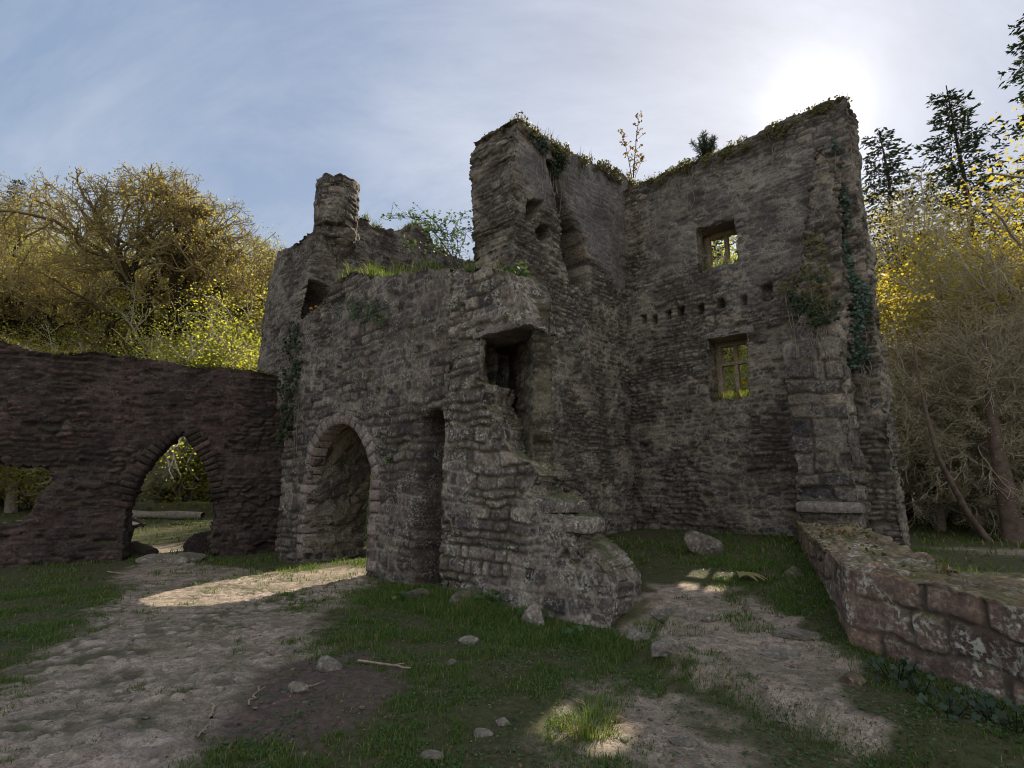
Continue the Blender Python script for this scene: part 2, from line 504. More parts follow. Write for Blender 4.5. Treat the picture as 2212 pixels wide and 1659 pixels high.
    me = make_mesh(name, np.stack([x, y, X[:, 2]], 1), q, None, mat, np.stack([sid, mo, pl, mz], 1))
    o = obj(name, me)
    if parent is not None: world_child(o, parent)
    return o


def straight(p0, sd, td):
    return lambda s, t: (p0[0] + sd[0] * s + td[0] * t, p0[1] + sd[1] * s + td[1] * t)


FRONT_P, BACK_P, SIDE_P, LEFT_P = V * V_FRONT, V * V_BACK, U * U_SIDE, U * U_LEFT
FRONT = straight(FRONT_P, U, V)
BACK = straight(BACK_P, U, V)
SIDE = straight(SIDE_P, V, -U)
LEFT = straight(LEFT_P, V, -U)


def pxs(pts, p0, sd):
    return [on_plane(x, y, p0, sd) for x, y in pts]


def blob(cs, cz, rs, rz, soft=.25):
    return lambda s, z: 1 - sst(1 - soft, 1 + soft, np.hypot((s - cs) / rs, (z - cz) / rz))


castle = empty('castle_ruin', (*uv(-7.5, 8), 0), 'roofless grey stone castle ruin with tall tower walls, gate arch and broken stair', 'castle ruin')

# --- gate wall with the round-headed gate arch
top = pxs([(639, 705), (687, 663), (719, 611), (739, 595), (761, 582), (800, 593), (832, 595), (881, 589), (922, 579), (975, 577)], FRONT_P, U)
gate_out = [(-12.25, -.4)] + [(-12.25, top[0][1])] + top + [(-6.5, -.4)]
arch_px = [(650, 1260), (655, 1150), (666, 1020), (680, 968), (700, 935), (720, 918), (738, 913), (757, 919), (777, 940), (792, 970), (803, 1010), (806, 1100), (806, 1300)]
arch = pxs(arch_px, FRONT_P, U)
arch_top = pxs([(666, 1020), (680, 968), (700, 935), (720, 918), (738, 913), (757, 919), (777, 940), (792, 970), (803, 1010)], FRONT_P, U)
aL, aR = min(a[0] for a in arch_top), max(a[0] for a in arch_top)
arch_poly = [(aL - .03, -1.0)] + arch_top + [(aR + .03, -1.0)]
chase = pxs([(908, 905), (930, 885), (962, 892), (968, 960), (966, 1290), (900, 1290)], FRONT_P, U)


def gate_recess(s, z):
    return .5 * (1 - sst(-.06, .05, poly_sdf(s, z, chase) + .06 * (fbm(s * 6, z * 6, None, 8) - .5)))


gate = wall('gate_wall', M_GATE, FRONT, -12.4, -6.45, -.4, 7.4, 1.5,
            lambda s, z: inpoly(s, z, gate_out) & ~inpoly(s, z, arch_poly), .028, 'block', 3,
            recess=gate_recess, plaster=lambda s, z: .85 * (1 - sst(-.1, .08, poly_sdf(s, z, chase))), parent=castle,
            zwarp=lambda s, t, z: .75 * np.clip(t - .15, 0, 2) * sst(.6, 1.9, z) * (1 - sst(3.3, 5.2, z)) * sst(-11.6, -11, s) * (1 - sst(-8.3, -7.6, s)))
gate['label'] = 'grey rubble gate wall pierced by the tall arch'


def arch_ring(name, pts, w, t0, t1, fmap, mat, seed, parent, step=.2):
    rr = np.random.default_rng(seed)
    pts = np.array(pts); d = np.concatenate([[0], np.cumsum(np.linalg.norm(np.diff(pts, axis=0), axis=1))])
    n = int(d[-1] / step); e = np.linspace(0, d[-1], n + 1)
    cs, cz = np.interp(e, d, pts[:, 0]), np.interp(e, d, pts[:, 1])
    tx, tz = np.gradient(cs), np.gradient(cz); ln = np.hypot(tx, tz); nx, nz = -tz / ln, tx / ln
    vs, qs, at = [], [], []
    for i in range(n):
        ww = w * rr.uniform(.7, 1.25); tt = t0 + rr.uniform(-.025, .02); g = .06
        f = 4
        a = np.linspace(g, 1 - g, f + 1); b = np.linspace(.0, 1, f + 1)
        base = sum(len(v) for v in vs)
        A, B = np.meshgrid(a, b, indexing='ij')
        s_ = cs[i] * (1 - A) + cs[i + 1] * A + (nx[i] * (1 - A) + nx[i + 1] * A) * (B * ww - .01)
        z_ = cz[i] * (1 - A) + cz[i + 1] * A + (nz[i] * (1 - A) + nz[i + 1] * A) * (B * ww - .01)
        edge = np.minimum(np.minimum(A - g, 1 - g - A) * 4, np.minimum(B, 1 - B) * 4).clip(0, 1)
        tf = tt + .02 * (1 - edge ** .5) + .02 * (fbm(s_ * 9, z_ * 9, None, seed) - .5)
        for tl in (tf, np.full_like(tf, t1)):
            x, y = fmap(s_, tl); vs.append(np.stack([x, y, z_], -1).reshape(-1, 3))
        m = f + 1; idx = np.arange(m * m).reshape(m, m)
        q = np.stack([idx[:-1, :-1], idx[1:, :-1], idx[1:, 1:], idx[:-1, 1:]], -1).reshape(-1, 4)
        qs.append(base + q)
        ring = np.concatenate([idx[:, 0], idx[-1, 1:], idx[-2::-1, -1], idx[0, -2:0:-1]])
        r2 = np.roll(ring, -1)
        qs.append(base + np.stack([ring, ring + m * m, r2 + m * m, r2], 1))
        at.append(np.tile([rr.uniform(), 0, 0, 0], (2 * m * m, 1)))
    o = obj(name, make_mesh(name, np.concatenate(vs), np.concatenate(qs), None, mat, np.concatenate(at), smooth=False))
    return world_child(o, parent)


ring_pts = [(aL - .02, .2), (aL - .02, 1.2)] + arch_top + [(aR + .02, 1.2), (aR + .02, .1)]
arch_ring('arch_ring', ring_pts, .24, -.03, .3, FRONT, M_DRESS, 5, gate)
M_PASS = M_MOSSY_SHADE

# --- turret wall: front-facing, broken obliquely on its right
TW_P = V * 6.5
TWM = straight(TW_P, U, V)
tw = pxs([(552, 830), (566, 700), (582, 610), (600, 548), (625, 535), (650, 512), (672, 492), (690, 485), (700, 500), (678, 560), (655, 620), (648, 660), (630, 720), (612, 830)], TW_P, U)
tw_out = [(tw[0][0] - .2, -.4)] + tw + [(tw[-1][0] + .3, -.4)]
turret_wall = wall('turret_wall', M_GATE, TWM, -16.6, -12.2, -.4, 9.2, 1.5, lambda s, z: inpoly(s, z, tw_out), .04, 'slab', 13, parent=castle)
turret_wall['label'] = 'tall narrow wall broken obliquely below the round chimney'
# wall running back behind the gate, inner face seen above the gate top
lw = pxs([(700, 490), (775, 468), (797, 470), (803, 484), (850, 502), (872, 497), (884, 484), (905, 482), (930, 500), (940, 525), (985, 552), (1030, 565)], LEFT_P, V)
lw_lo = pxs([(648, 720), (652, 680), (660, 630), (672, 570), (690, 520)], LEFT_P, V)
lw_out = [(lw_lo[0][0], 3.5)] + lw_lo + lw + [(13.5, lw[-1][1]), (13.5, 3.5)]
hole_c = on_plane(676, 650, LEFT_P, V)
inner_wall = wall('gate_inner_wall', M_GATE, LEFT, lw_lo[0][0] - .2, 13.6, 3.4, 10.4, 1.2, lambda s, z: inpoly(s, z, lw_out), .04, 'slab', 23,
                  recess=lambda s, z: 1.0 * blob(hole_c[0], hole_c[1], .62, .46)(s, z), parent=castle)
inner_wall['label'] = 'dark inner wall with ragged top beside the round chimney'


# --- round chimney turret with corbels
def round_stack(name, cx, cy, z0, z1, rfun, mat, seed, parent, style='block', res=.03):
    n = int(2 * PI * .6 / res); m = int((z1 - z0) / res)
    a, z = np.meshgrid(np.linspace(0, 2 * PI, n, endpoint=False), np.linspace(z0, z1, m + 1), indexing='ij')
    d, i_, mo, gap_dark = pattern((a * .58).ravel(), z.ravel(), seed, style)
    # repeat cleanly round the back
    r = rfun(z, a) + d.reshape(a.shape) * 1.1 + .05 * (fbm(np.cos(a) * 2, np.sin(a) * 2, z * 2, seed) - .5)
    x, y = cx + r * np.cos(a), cy + r * np.sin(a)
    zz = z + (z > z1 - .3) * .22 * (fbm(np.cos(a) * 1.7 + 5, np.sin(a) * 1.7, z * 0, seed + 4) - .5) * 2
    vs = np.stack([x, y, zz], -1).reshape(-1, 3)
    idx = np.arange(n * (m + 1)).reshape(n, m + 1); nx = np.roll(idx, -1, 0)
    q = np.stack([idx[:, :-1], nx[:, :-1], nx[:, 1:], idx[:, 1:]], -1).reshape(-1, 4)
    vs = np.concatenate([vs, [[cx, cy, z1 - .15], [cx, cy, z0]]])
    k = n * (m + 1)
    t = np.concatenate([np.stack([idx[:, -1], nx[:, -1], np.full(n, k)], 1), np.stack([nx[:, 0], idx[:, 0], np.full(n, k + 1)], 1)])
    at = np.stack([i_, mo, np.zeros_like(mo), gap_dark], 1)
    at = np.concatenate([at, [[.5, .5, 0, 0]] * 2])
    o = obj(name, make_mesh(name, vs, q, t, mat, at))
    return world_child(o, parent)


tc = at_y(727, 450, 13.2)
ztop, zbot = at_y(727, 397, 13.2)[2], at_y(727, 500, 13.2)[2]
turret = round_stack('chimney_turret', tc[0], tc[1], zbot, ztop, lambda z, a: .56 + 0 * z, M_GATE, 31, castle)
turret['label'] = 'round stone chimney turret corbelled out on the wall corner'
zc = at_y(727, 552, 13.2)[2]
round_stack('corbel', tc[0] + .0, tc[1] + .15, zc - .5, zbot + .02, lambda z, a: .12 + .46 * sst(zc - .3, zbot, z), M_GATE, 37, turret)

# --- tower side wall (left inside face, with the old flue) and tower back wall (windows)
sw_top = pxs([(1112, 252), (1140, 266), (1170, 287), (1200, 308), (1230, 326), (1262, 341), (1290, 350), (1320, 365), (1350, 382), (1378, 397)], SIDE_P, V)
vf = 7.6
sw_out = [(vf, -.4), (vf, sw_top[0][1] - .35), (vf + .12, sw_top[0][1] - .05)] + sw_top + [(13.0, sw_top[-1][1]), (13.0, -.4)]
flue = pxs([(1182, 350), (1192, 385), (1205, 434), (1215, 482), (1218, 547), (1237, 608), (1273, 626), (1274, 566), (1246, 498), (1226, 466), (1212, 420), (1204, 372), (1199, 350)], SIDE_P, V)
notch = pxs([(1136, 462), (1142, 432), (1172, 436), (1160, 458), (1148, 478)], SIDE_P, V)
notch2 = pxs([(1160, 498), (1172, 482), (1190, 500), (1192, 520), (1172, 524)], SIDE_P, V)
pl_poly = pxs([(1120, 330), (1165, 300), (1300, 370), (1366, 405), (1372, 560), (1340, 620), (1290, 560), (1250, 470), (1215, 400), (1200, 470), (1150, 430)], SIDE_P, V)


def side_recess(s, z):
    n = .04 * (fbm(s * 7, z * 9, None, 4) - .5)
    r = 1.0 * (1 - sst(-.05, .03, poly_sdf(s, z, flue) - .03 + n))
    for p in (notch, notch2): r = np.maximum(r, .4 * (1 - sst(-.05, .03, poly_sdf(s, z, p) + n)))
    return r


def side_plaster(s, z):
    return .72 * (1 - sst(-.05, .12, poly_sdf(s, z, pl_poly) + .6 * (fbm(s * 2.2, z * 2.2, None, 9) - .5)))


tower_side = wall('tower_wall', M_TOWER, SIDE, vf - .1, 13.0, -.4, 11.2, 1.3, lambda s, z: inpoly(s, z, sw_out), .028, 'slab', 43,
                  recess=side_recess, plaster=side_plaster, parent=castle)
tower_side['label'] = 'inner tower wall with a broken diagonal flue and grey plaster'

bw_top = pxs([(1378, 397), (1410, 383), (1455, 364), (1500, 345), (1560, 319), (1600, 303), (1640, 284), (1700, 256), (1760, 232), (1795, 216), (1826, 205), (1833, 214)], BACK_P, U)
uE = on_plane(1950, 1172, BACK_P, U)[0]
bw_out = [(-8.0, -.4), (-8.0, bw_top[0][1])] + bw_top + [(uE, bw_top[-1][1] - .2), (uE, -.4)]
win_lo = (-4.72, -3.86, 3.50, 4.95)
win_up = (-4.80, -3.86, 6.62, 7.72)


def rectp(w):
    a, b, c, d = w
    return [(a, c), (b, c), (b, d), (a, d)]


joist_px = [(1390, 690), (1414, 690), (1443, 680), (1470, 672), (1512, 668), (1556, 655), (1605, 648), (1655, 632)]
joists = [on_plane(x, y, BACK_P, U) for x, y in joist_px]
hole2 = [on_plane(1432, 453, BACK_P, U), on_plane(1470, 590, BACK_P, U)]


def back_recess(s, z):
    r = np.zeros_like(s)
    for k, (a, b) in enumerate(joists):
        w = .075 if k < 7 else .12
        r = np.maximum(r, .28 * (1 - sst(.7, 1.15, np.maximum(np.abs(s - a) / w, np.abs(z - b) / (w * 1.5)))))
    return r


bpl = pxs([(1385, 410), (1500, 370), (1700, 290), (1790, 300), (1760, 480), (1700, 620), (1600, 640), (1500, 620), (1450, 560), (1440, 690), (1388, 690)], BACK_P, U)


def back_plaster(s, z):
    return (1 - sst(-.1, .2, poly_sdf(s, z, bpl) + 1.3 * (fbm(s * 1.6, z * 1.6, None, 19) - .52))) * .34


tower_back = wall('tower_wall', M_TOWER, BACK, -8.0, -1.2, -.4, 10.6, .95,
                  lambda s, z: inpoly(s, z, bw_out) & ~inpoly(s, z, rectp(win_lo)) & ~inpoly(s, z, rectp(win_up)), .028, 'slab', 53,
                  recess=back_recess, plaster=back_plaster, parent=castle, rag=.035)
tower_back['label'] = 'tallest tower wall with two window openings and a row of joist holes'


def box_pts(s0, s1, t0, t1, z0, z1, fmap, seed, res=.05, am=.012):
    """rounded weathered stone bar: returns verts, quads"""
    dims = (s1 - s0, t1 - t0, z1 - z0)
    n = [max(2, int(d / res)) for d in dims]
    vs, qs = [], []
    base = 0
    for ax in range(3):
        a, b = [(1, 2), (2, 0), (0, 1)][ax]
        for sgn in (0, 1):
            A, B = np.meshgrid(np.linspace(0, 1, n[a] + 1), np.linspace(0, 1, n[b] + 1), indexing='ij')
            X = [None] * 3
            X[a], X[b], X[ax] = A, B, np.full_like(A, float(sgn))
            P = np.stack(X, -1).reshape(-1, 3)
            m = np.arange(A.size).reshape(A.shape)
            q = np.stack([m[:-1, :-1], m[1:, :-1], m[1:, 1:], m[:-1, 1:]], -1).reshape(-1, 4)
            if sgn == 0: q = q[:, ::-1]
            vs.append(P); qs.append(q + base); base += len(P)
    P = np.concatenate(vs); D = np.array(dims)
    L = P * D
    c = D / 2; rr = min(dims) * .28
    inner = np.clip(L, rr, D - rr); v = L - inner; ln = np.linalg.norm(v, axis=1, keepdims=True)
    L = np.where(ln > rr, inner + v / (ln + 1e-9) * rr, L)
    L = L + am * 2 * (np.stack([fbm(L[:, 0] * 6 + k * 9, L[:, 1] * 6, L[:, 2] * 6, seed + k) for k in range(3)], 1) - .5)
    L += np.array([s0, t0, z0])
    x, y = fmap(L[:, 0], L[:, 1])
    return np.stack([x, y, L[:, 2]], 1), np.concatenate(qs)


def bar(name, mat, spec, fmap, seed, parent, am=.012):
    v, q = box_pts(*spec, fmap, seed, am=am)
    rr = np.random.default_rng(seed)
    o = obj(name, make_mesh(name, v, q, None, mat, np.tile([rr.uniform(), 0, 0, 0], (len(v), 1))))
    return world_child(o, parent)


for (a, b, c, d), transom in ((win_lo, True), (win_up, False)):
    w = bpy.data.objects.new('window', None); COL.objects.link(w); world_child(w, castle)
    w['label'] = 'cross-barred stone window low in the tower wall' if transom else 'square stone window with one upright, high in the tower wall'
    t0, t1 = .52, .72
    bar('jamb', M_FRAME, (a - .05, a + .12, t0, t1, c - .05, d + .03), BACK, 3, w)
    bar('jamb', M_FRAME, (b - .12, b + .05, t0, t1, c - .05, d + .03), BACK, 4, w)
    bar('lintel', M_FRAME, (a + .1, b - .1, t0 + .004, t1 - .004, d - .12, d + .05), BACK, 5, w)
    bar('sill', M_FRAME, (a + .1, b - .1, t0 + .004, t1 + .03, c - .06, c + .06), BACK, 6, w)
    mid = (a + b) / 2 + (.0 if transom else .03)
    bar('mullion', M_FRAME, (mid - .05, mid + .05, t0 + .03, t1 - .03, c + .03, d - .08), BACK, 7, w, .006)
    if transom:
        zt = c + .60 * (d - c)
        bar('transom', M_FRAME, (a + .1, b - .1, t0 + .02, t1 - .02, zt, zt + .09), BACK, 8, w, .006)
    bar('inner_lintel', M_DRESS, (a - .22, b + .2, .03, .5, d - .02, d + .16), BACK, 9, w, .02)

# --- broken return wall at the right end of the tower
RT_P = V * 11.0
RTM = straight(RT_P, U, V)
rt = pxs([(1702, 712), (1725, 700), (1760, 690), (1795, 684), (1812, 700)], RT_P, U)
rL = on_plane(1722, 1076, RT_P, U)[0]; rR = on_plane(1856, 1076, RT_P, U)[0]
rt_out = [(rL - .02, -.4), (rL, rt[0][1])] + rt + [(rR - .02, rt[-1][1] - .1), (rR, -.4)]
ret = wall('return_wall', M_TOWER, RTM, rL - .2, rR + .2, -.4, 5.4, 1.05, lambda s, z: inpoly(s, z, rt_out), .026, 'big', 63, parent=castle, rag=.06)
ret['label'] = 'broken end of a return wall built of big blocks'
up_out = [(rL + .12, 4.2), (rL + .25, 5.6), (rL + .55, 7.2), (rR - .1, 8.6), (rR + .1, 8.0), (rR + .08, 4.2)]
up = wall('return_wall', M_TOWER, straight(V * 11.62, U, V), rL - .1, rR + .3, 4.2, 9.0, .4, lambda s, z: inpoly(s, z, up_out), .035, 'slab', 67, parent=castle, rag=.1, amp=1.4)
up['label'] = 'ivy covered ragged stub high on the tower wall end'
zl = at_y(1790, 1100, 9.2)[2]
bar('ledge_slab', M_ROCK, (rL - .03, rR + .03, -.10, .35, zl - .09, zl + .10), RTM, 71, ret, .02)

# --- broken stair wall in line with the gate wall, upper piece with lintel, niche behind
sp_up = pxs([(955, 579), (1009, 579), (1060, 577), (1106, 587), (1117, 600), (1128, 660), (1140, 716)], FRONT_P, U)
uN = on_plane(1037, 770, FRONT_P, U)[0]
zN = on_plane(1060, 719, FRONT_P, U)[1]
slope = pxs([(1026, 822), (1045, 829), (1045, 850), (1041, 868), (1052, 884), (1075, 911), (1089, 931), (1087, 948), (1098, 973), (1142, 994), (1165, 1008), (1180, 1028), (1163, 1044), (1158, 1068), (1190, 1071), (1231, 1086), (1236, 1104), (1276, 1118), (1281, 1140), (1282, 1163), (1296, 1186), (1322, 1192), (1352, 1208), (1374, 1240), (1390, 1272), (1394, 1320), (1390, 1400)], FRONT_P, U)
slope = [(s_ - .42 * max(0, min(1, (s_ + 5.0) / 1.6)) , z_) for s_, z_ in slope]
st_out = [(-6.62, -.4), (-6.62, sp_up[0][1])] + sp_up + [(sp_up[-1][0], zN), (uN, zN), (uN - .02, slope[0][1] + .05)] + slope + [(slope[-1][0], -.4)]
stair = wall('stair_wall', M_STAIR, FRONT, -6.62, -2.8, -.4, 5.6, .72, lambda s, z: inpoly(s, z, st_out), .02, 'block', 73, parent=castle, rag=.03, bulge=.06,
             swarp=lambda s, t, z: -.95 * np.clip(t - .12, 0, .6) * (1 - sst(.06, .3, np.abs(s - uN))) * sst(slope[0][1] - .1, slope[0][1] + .15, z) * (1 - sst(zN - .05, zN + .15, z)))
stair['label'] = 'stepped broken stair wall falling away to a rounded end'
bar('shade_cover', M_GATE, (-6.6, -5.35, .66, 1.35, zN + .02, zN + .34), FRONT, 80, stair, .03)  # added cover keeping sky light out of the doorway recess
bar('lintel', M_DRESS, (uN - .2, sp_up[-1][0] + .0, .0, .7, zN - .02, zN + .10), FRONT, 79, stair, .02)
nb_a, nb_b = uv(-6.45, V_FRONT + 1.3), uv(-4.93, V_FRONT + .22)
nb_d = nb_b - nb_a; nb_len = float(np.linalg.norm(nb_d)); nb_d = nb_d / nb_len
NBF = (nb_a, nb_d, np.array([-nb_d[1], nb_d[0]]))
nb = wall('niche_wall', M_MOSSY_SHADE, straight(*NBF), -.1, nb_len, -.2, 4.9, .3, lambda s, z: (s > 0) & (s < nb_len - .05) & (z < 4.4), .03, 'slab', 83, parent=castle, amp=.7)
nb['label'] = 'mossy back of the dark doorway above the stair'
# stair blocks left in place behind the slope
for k, (px, py, w, h) in enumerate([(1195, 1085, .45, .17), (1245, 1122, .45, .2)]):
    s_, z_ = on_plane(px, py, FRONT_P, U)
    bar('step', M_STAIR, (s_ - w / 2, s_ + w / 2 - .06, -.03, .45, z_ - h + .02, z_ + .02), FRONT, 90 + k, stair, .03)

# --- arcade wall on the left (red-brown)
LP = np.array([-6.9, 12.7]); LD = np.array([.89, .457]); LD = LD / np.linalg.norm(LD)
LN = np.array([-LD[1], LD[0]])
ar_top = pxs([(-260, 690), (-120, 700), (-20, 722), (20, 738), (60, 755), (110, 764), (150, 763), (195, 755), (250, 765), (330, 779), (420, 790), (500, 796), (600, 806)], LP, LD)
ar_out = [(ar_top[0][0], -.5)] + ar_top + [(2.6, ar_top[-1][1]), (2.6, -.5)]
lanc = pxs([(268, 1300), (268, 1165), (270, 1130), (277, 1098), (288, 1063), (303, 1032), (332, 990), (366, 956), (395, 936), (420, 972), (440, 1002), (452, 1035), (457, 1080), (457, 1165), (455, 1300)], LP, LD)
broke = pxs([(-140, 1000), (-40, 998), (60, 1004), (108, 1010), (113, 1035), (106, 1055), (92, 1072), (84, 1095), (58, 1112), (36, 1132), (0, 1140), (-140, 1140)], LP, LD)
aw = wall('arcade_wall', M_RED, straight(LP, LD, LN), ar_top[0][0], 2.4, -.5, 5.4, .85,
          lambda s, z: inpoly(s, z, ar_out) & ~inpoly(s, z, lanc) & ~inpoly(s, z, broke), .028, 'slab', 103, rag=.06, bulge=.09, amp=1.25)
tag(aw, 'dark red-brown rubble wall with a pointed archway and broken opening', 'wall')

lanc_ring = pxs([(277, 1098), (288, 1063), (303, 1032), (332, 990), (366, 956), (395, 936)], LP, LD)
arch_ring('arch_ring', lanc_ring, .26, -.005, .3, straight(LP, LD, LN), M_RED, 15, aw, .13)
lanc_ring = pxs([(395, 936), (420, 972), (440, 1002), (452, 1035), (457, 1080)], LP, LD)
arch_ring('arch_ring', lanc_ring, .32, -.005, .3, straight(LP, LD, LN), M_RED, 16, aw, .13)

# --- low wall on the right
pA, pC, pB, pD = np.array([5.25, 10.25]), np.array([3.11, 5.24]), np.array([3.5, 3.75]), np.array([4.3, 1.9])
path = np.array([pA, pC, pB, pD]); plen = np.concatenate([[0], np.cumsum(np.linalg.norm(np.diff(path, axis=0), axis=1))])


def low_map(s, t):
    e = .12
    x, y = np.interp(s, plen, path[:, 0]), np.interp(s, plen, path[:, 1])
    dx = np.interp(s + e, plen, path[:, 0]) - np.interp(s - e, plen, path[:, 0])
    dy = np.interp(s + e, plen, path[:, 1]) - np.interp(s - e, plen, path[:, 1])
    l = np.hypot(dx, dy) + 1e-9
    return x - dy / l * t, y + dx / l * t


lowtop = [(0, .96), (1.2, .92), (2.6, .90), (4.2, .86), (5.3, .86), (5.9, .84), (6.6, .80), (7.6, .8), (plen[-1], .78)]
low_out = [(0, -.5)] + lowtop + [(plen[-1], -.5)]
low = wall('low_wall', M_LOW, low_map, 0, plen[-1] - .15, -.5, 1.2, .9, lambda s, z: inpoly(s, z, low_out), .016, 'big', 113, rag=.03, bulge=.045, amp=.6)
tag(low, 'knee-high purple-brown stone wall with lichen and mossy top', 'wall')

# ------------------------------------------------------------------ ground
edge_a, edge_b = at_z(1385, 1410, .05)[:2], at_z(1880, 1600, .05)[:2]


def ground_z(x, y):
    x = np.asarray(x, float); y = np.asarray(y, float)
    u = x * U[0] + y * U[1]; v = x * V[0] + y * V[1]
    z = .10 * (fbm(x * .35, y * .35, None, 7) - .5) * sst(2, 12, np.hypot(x, y)) + .03 * (fbm(x * 1.3, y * 1.3, None, 8) - .5)
    # raised floor inside the tower and terrace edge towards the camera
    ez = edge_b - edge_a; en = np.array([-ez[1], ez[0]]) / np.linalg.norm(ez)
    if en[1] < 0: en = -en
    de = (x - edge_a[0]) * en[0] + (y - edge_a[1]) * en[1]
    inside = sst(-.12, .12, de + .1 * (fbm(x * 3, y * 3, None, 12) - .5)) * sst(-6.9, -6.6, u) * sst(5.9, 6.4, v + 3 * sst(-3.1, -2.6, u))
    fl = np.interp(v, [3.0, 5.5, 7.5, 9.5, 12.0], [.10, .13, .34, .5, .6])
    z = z * (1 - inside * .6) + inside * fl
    out_r = sst(0, .6, (x - np.interp(y, [1.9, 3.75, 5.24, 10.25, 30], [4.6, 4.0, 3.6, 5.7, 12])))
    z = np.where(out_r > 0, z * (1 - out_r) + out_r * .32, z)
    # grassy mound along the foot of the stair wall
    mo = np.exp(-((v - 5.35) / .38) ** 2) * sst(-8.0, -6.6, u) * (1 - sst(-5.2, -4.0, u))
    z = z + .10 * mo - .10 * np.exp(-((v - 5.2) / .7) ** 2) * sst(-5.6, -4.6, u) * (1 - sst(-3.0, -2.4, u))
    # hillside far left / behind
    dl = np.hypot(x, y)
    z = z + sst(25, 50, y + .12 * np.abs(x)) * 9.5 * sst(6, -10, x) + .35 * sst(13, 22, y) * sst(0, -8, x)
    z = z + sst(34, 80, dl) * 5
    return z


def gpos(px, py):
    z = 0.0
    for _ in range(8):
        p = at_z(px, py, z); z = float(ground_z(p[0], p[1]))
    return np.array([p[0], p[1], z])


def gpoly(pts):
    return [tuple(gpos(*p)[:2]) for p in pts]


D_YARD = gpoly([(312, 1213), (420, 1213), (520, 1232), (640, 1238), (812, 1224), (815, 1262), (745, 1300), (660, 1345), (690, 1400), (610, 1450), (560, 1520), (470, 1600), (380, 1700), (-200, 1700), (-150, 1560), (0, 1470), (120, 1400), (190, 1335), (255, 1270)])
D_MUD = gpoly([(560, 1480), (640, 1440), (760, 1425), (870, 1440), (900, 1500), (800, 1555), (620, 1610), (470, 1610)])
D_PATH = gpoly([(1400, 1262), (1480, 1255), (1580, 1270), (1700, 1340), (1790, 1405), (1800, 1480), (1872, 1560), (1800, 1560), (1690, 1520), (1560, 1470), (1460, 1430), (1392, 1395)])
D_FORE = gpoly([(1210, 1530), (1290, 1480), (1400, 1490), (1520, 1540), (1640, 1600), (1680, 1700), (1180, 1700), (1160, 1600)])
D_SLOT = gpoly([(312, 1215), (312, 1180), (412, 1172), (422, 1215)])
D_BOUNCE = [(-16, 1.2), (14, 1.6), (18, -6), (12, -24), (-12, -24), (-20, -8)]  # unseen bare ground added behind the camera to bounce fill light
D_LANE = [(9.0, 10.2), (30, 12.0), (60, 15), (60, 17.5), (30, 13.6), (9.0, 11.6)]


def dirt_mask(x, y):
    n = .5 * (fbm(x * 2.3, y * 2.3, None, 41) - .5) + .7 * (fbm(x * .8, y * .8, None, 43) - .5) + .45 * (fbm(x * 8, y * 8, None, 45) - .5)
    m = np.zeros(np.shape(x))
    for p, sc_, k in ((D_YARD, .25, 1.0), (D_PATH, .14, 1.0), (D_FORE, .3, .9), (D_SLOT, .2, 1.0), (D_LANE, .3, 1.0), (D_BOUNCE, .6, 1.0)):
        m = np.maximum(m, k * (1 - sst(-sc_, sc_, poly_sdf(x, y, p) + n * (1 ))))
    mud = 1 - sst(-.15, .2, poly_sdf(x, y, D_MUD) + n)
    return m, mud


def grow_axis(lo, hi, f0, f1, fine, g=1.12):
    a = list(np.arange(f0, f1 + 1e-6, fine)); s = fine
    while a[-1] < hi: s *= g; a.append(a[-1] + s)
    s = fine
    while a[0] > lo: s *= g; a.insert(0, a[0] - s)
    return np.array(a)


gx = grow_axis(-900, 900, -8.5, 5.0, .034); gy = grow_axis(-900, 900, 2.6, 11.5, .034)
GX, GY = np.meshgrid(gx, gy, indexing='ij')
x, y = GX.ravel(), GY.ravel()
gz = ground_z(x, y)
dm, mud = dirt_mask(x, y)
near = (x > -9) & (x < 5.5) & (y > 2.3) & (y < 12)
# worn cobbles: cell pattern on the yard
wx = x + .12 * (fbm(x * 2, y * 2, None, 55) - .5); wy = y + .12 * (fbm(x * 2 + 9, y * 2, None, 56) - .5)
cs_x, cs_y = (wx * .95 + wy * .3) / .125, (wy * .95 - wx * .3) / .08
ci, cj = np.floor(cs_x), np.floor(cs_y)
f1 = np.full(len(x), 9.0); f2 = np.full(len(x), 9.0); cid = np.zeros(len(x))
for a in (-1, 0, 1):
    for b in (-1, 0, 1):
        ii, jj = ci + a, cj + b; o = np.zeros_like(ii)
        d = np.hypot(ii + .1 + .8 * hsh(ii, jj, o, 3) - cs_x, jj + .1 + .8 * hsh(ii, jj, o, 4) - cs_y)
        up_ = d < f1
        f2 = np.where(up_, f1, np.minimum(f2, d)); cid = np.where(up_, hsh(ii, jj, o, 6), cid); f1 = np.minimum(f1, d)
cob = sst(.03, .32, f2 - f1)
yard = (1 - sst(-.2, .3, poly_sdf(x, y, D_YARD))) * near
cobm = yard * (.45 + .55 * sst(.40, .52, fbm(x * .9, y * .9, None, 51)))
show = sst(.38, .55, cid * .65 + .35 * fbm(x * 1.4, y * 1.4, None, 57))
cob = cob * show
gz = gz + near * (cobm * (.026 * cob * (.45 + .8 * cid)) + dm * (1 - cobm) * .02 * (fbm(x * 9, y * 9, None, 52) - .5) + .012 * (fbm(x * 20, y * 20, None, 53, 2) - .5) + mud * .05 * (fbm(x * 7, y * 7, None, 54) - .5))
idx = np.arange(len(x)).reshape(GX.shape)
q = np.stack([idx[:-1, :-1], idx[1:, :-1], idx[1:, 1:], idx[:-1, 1:]], -1).reshape(-1, 4)


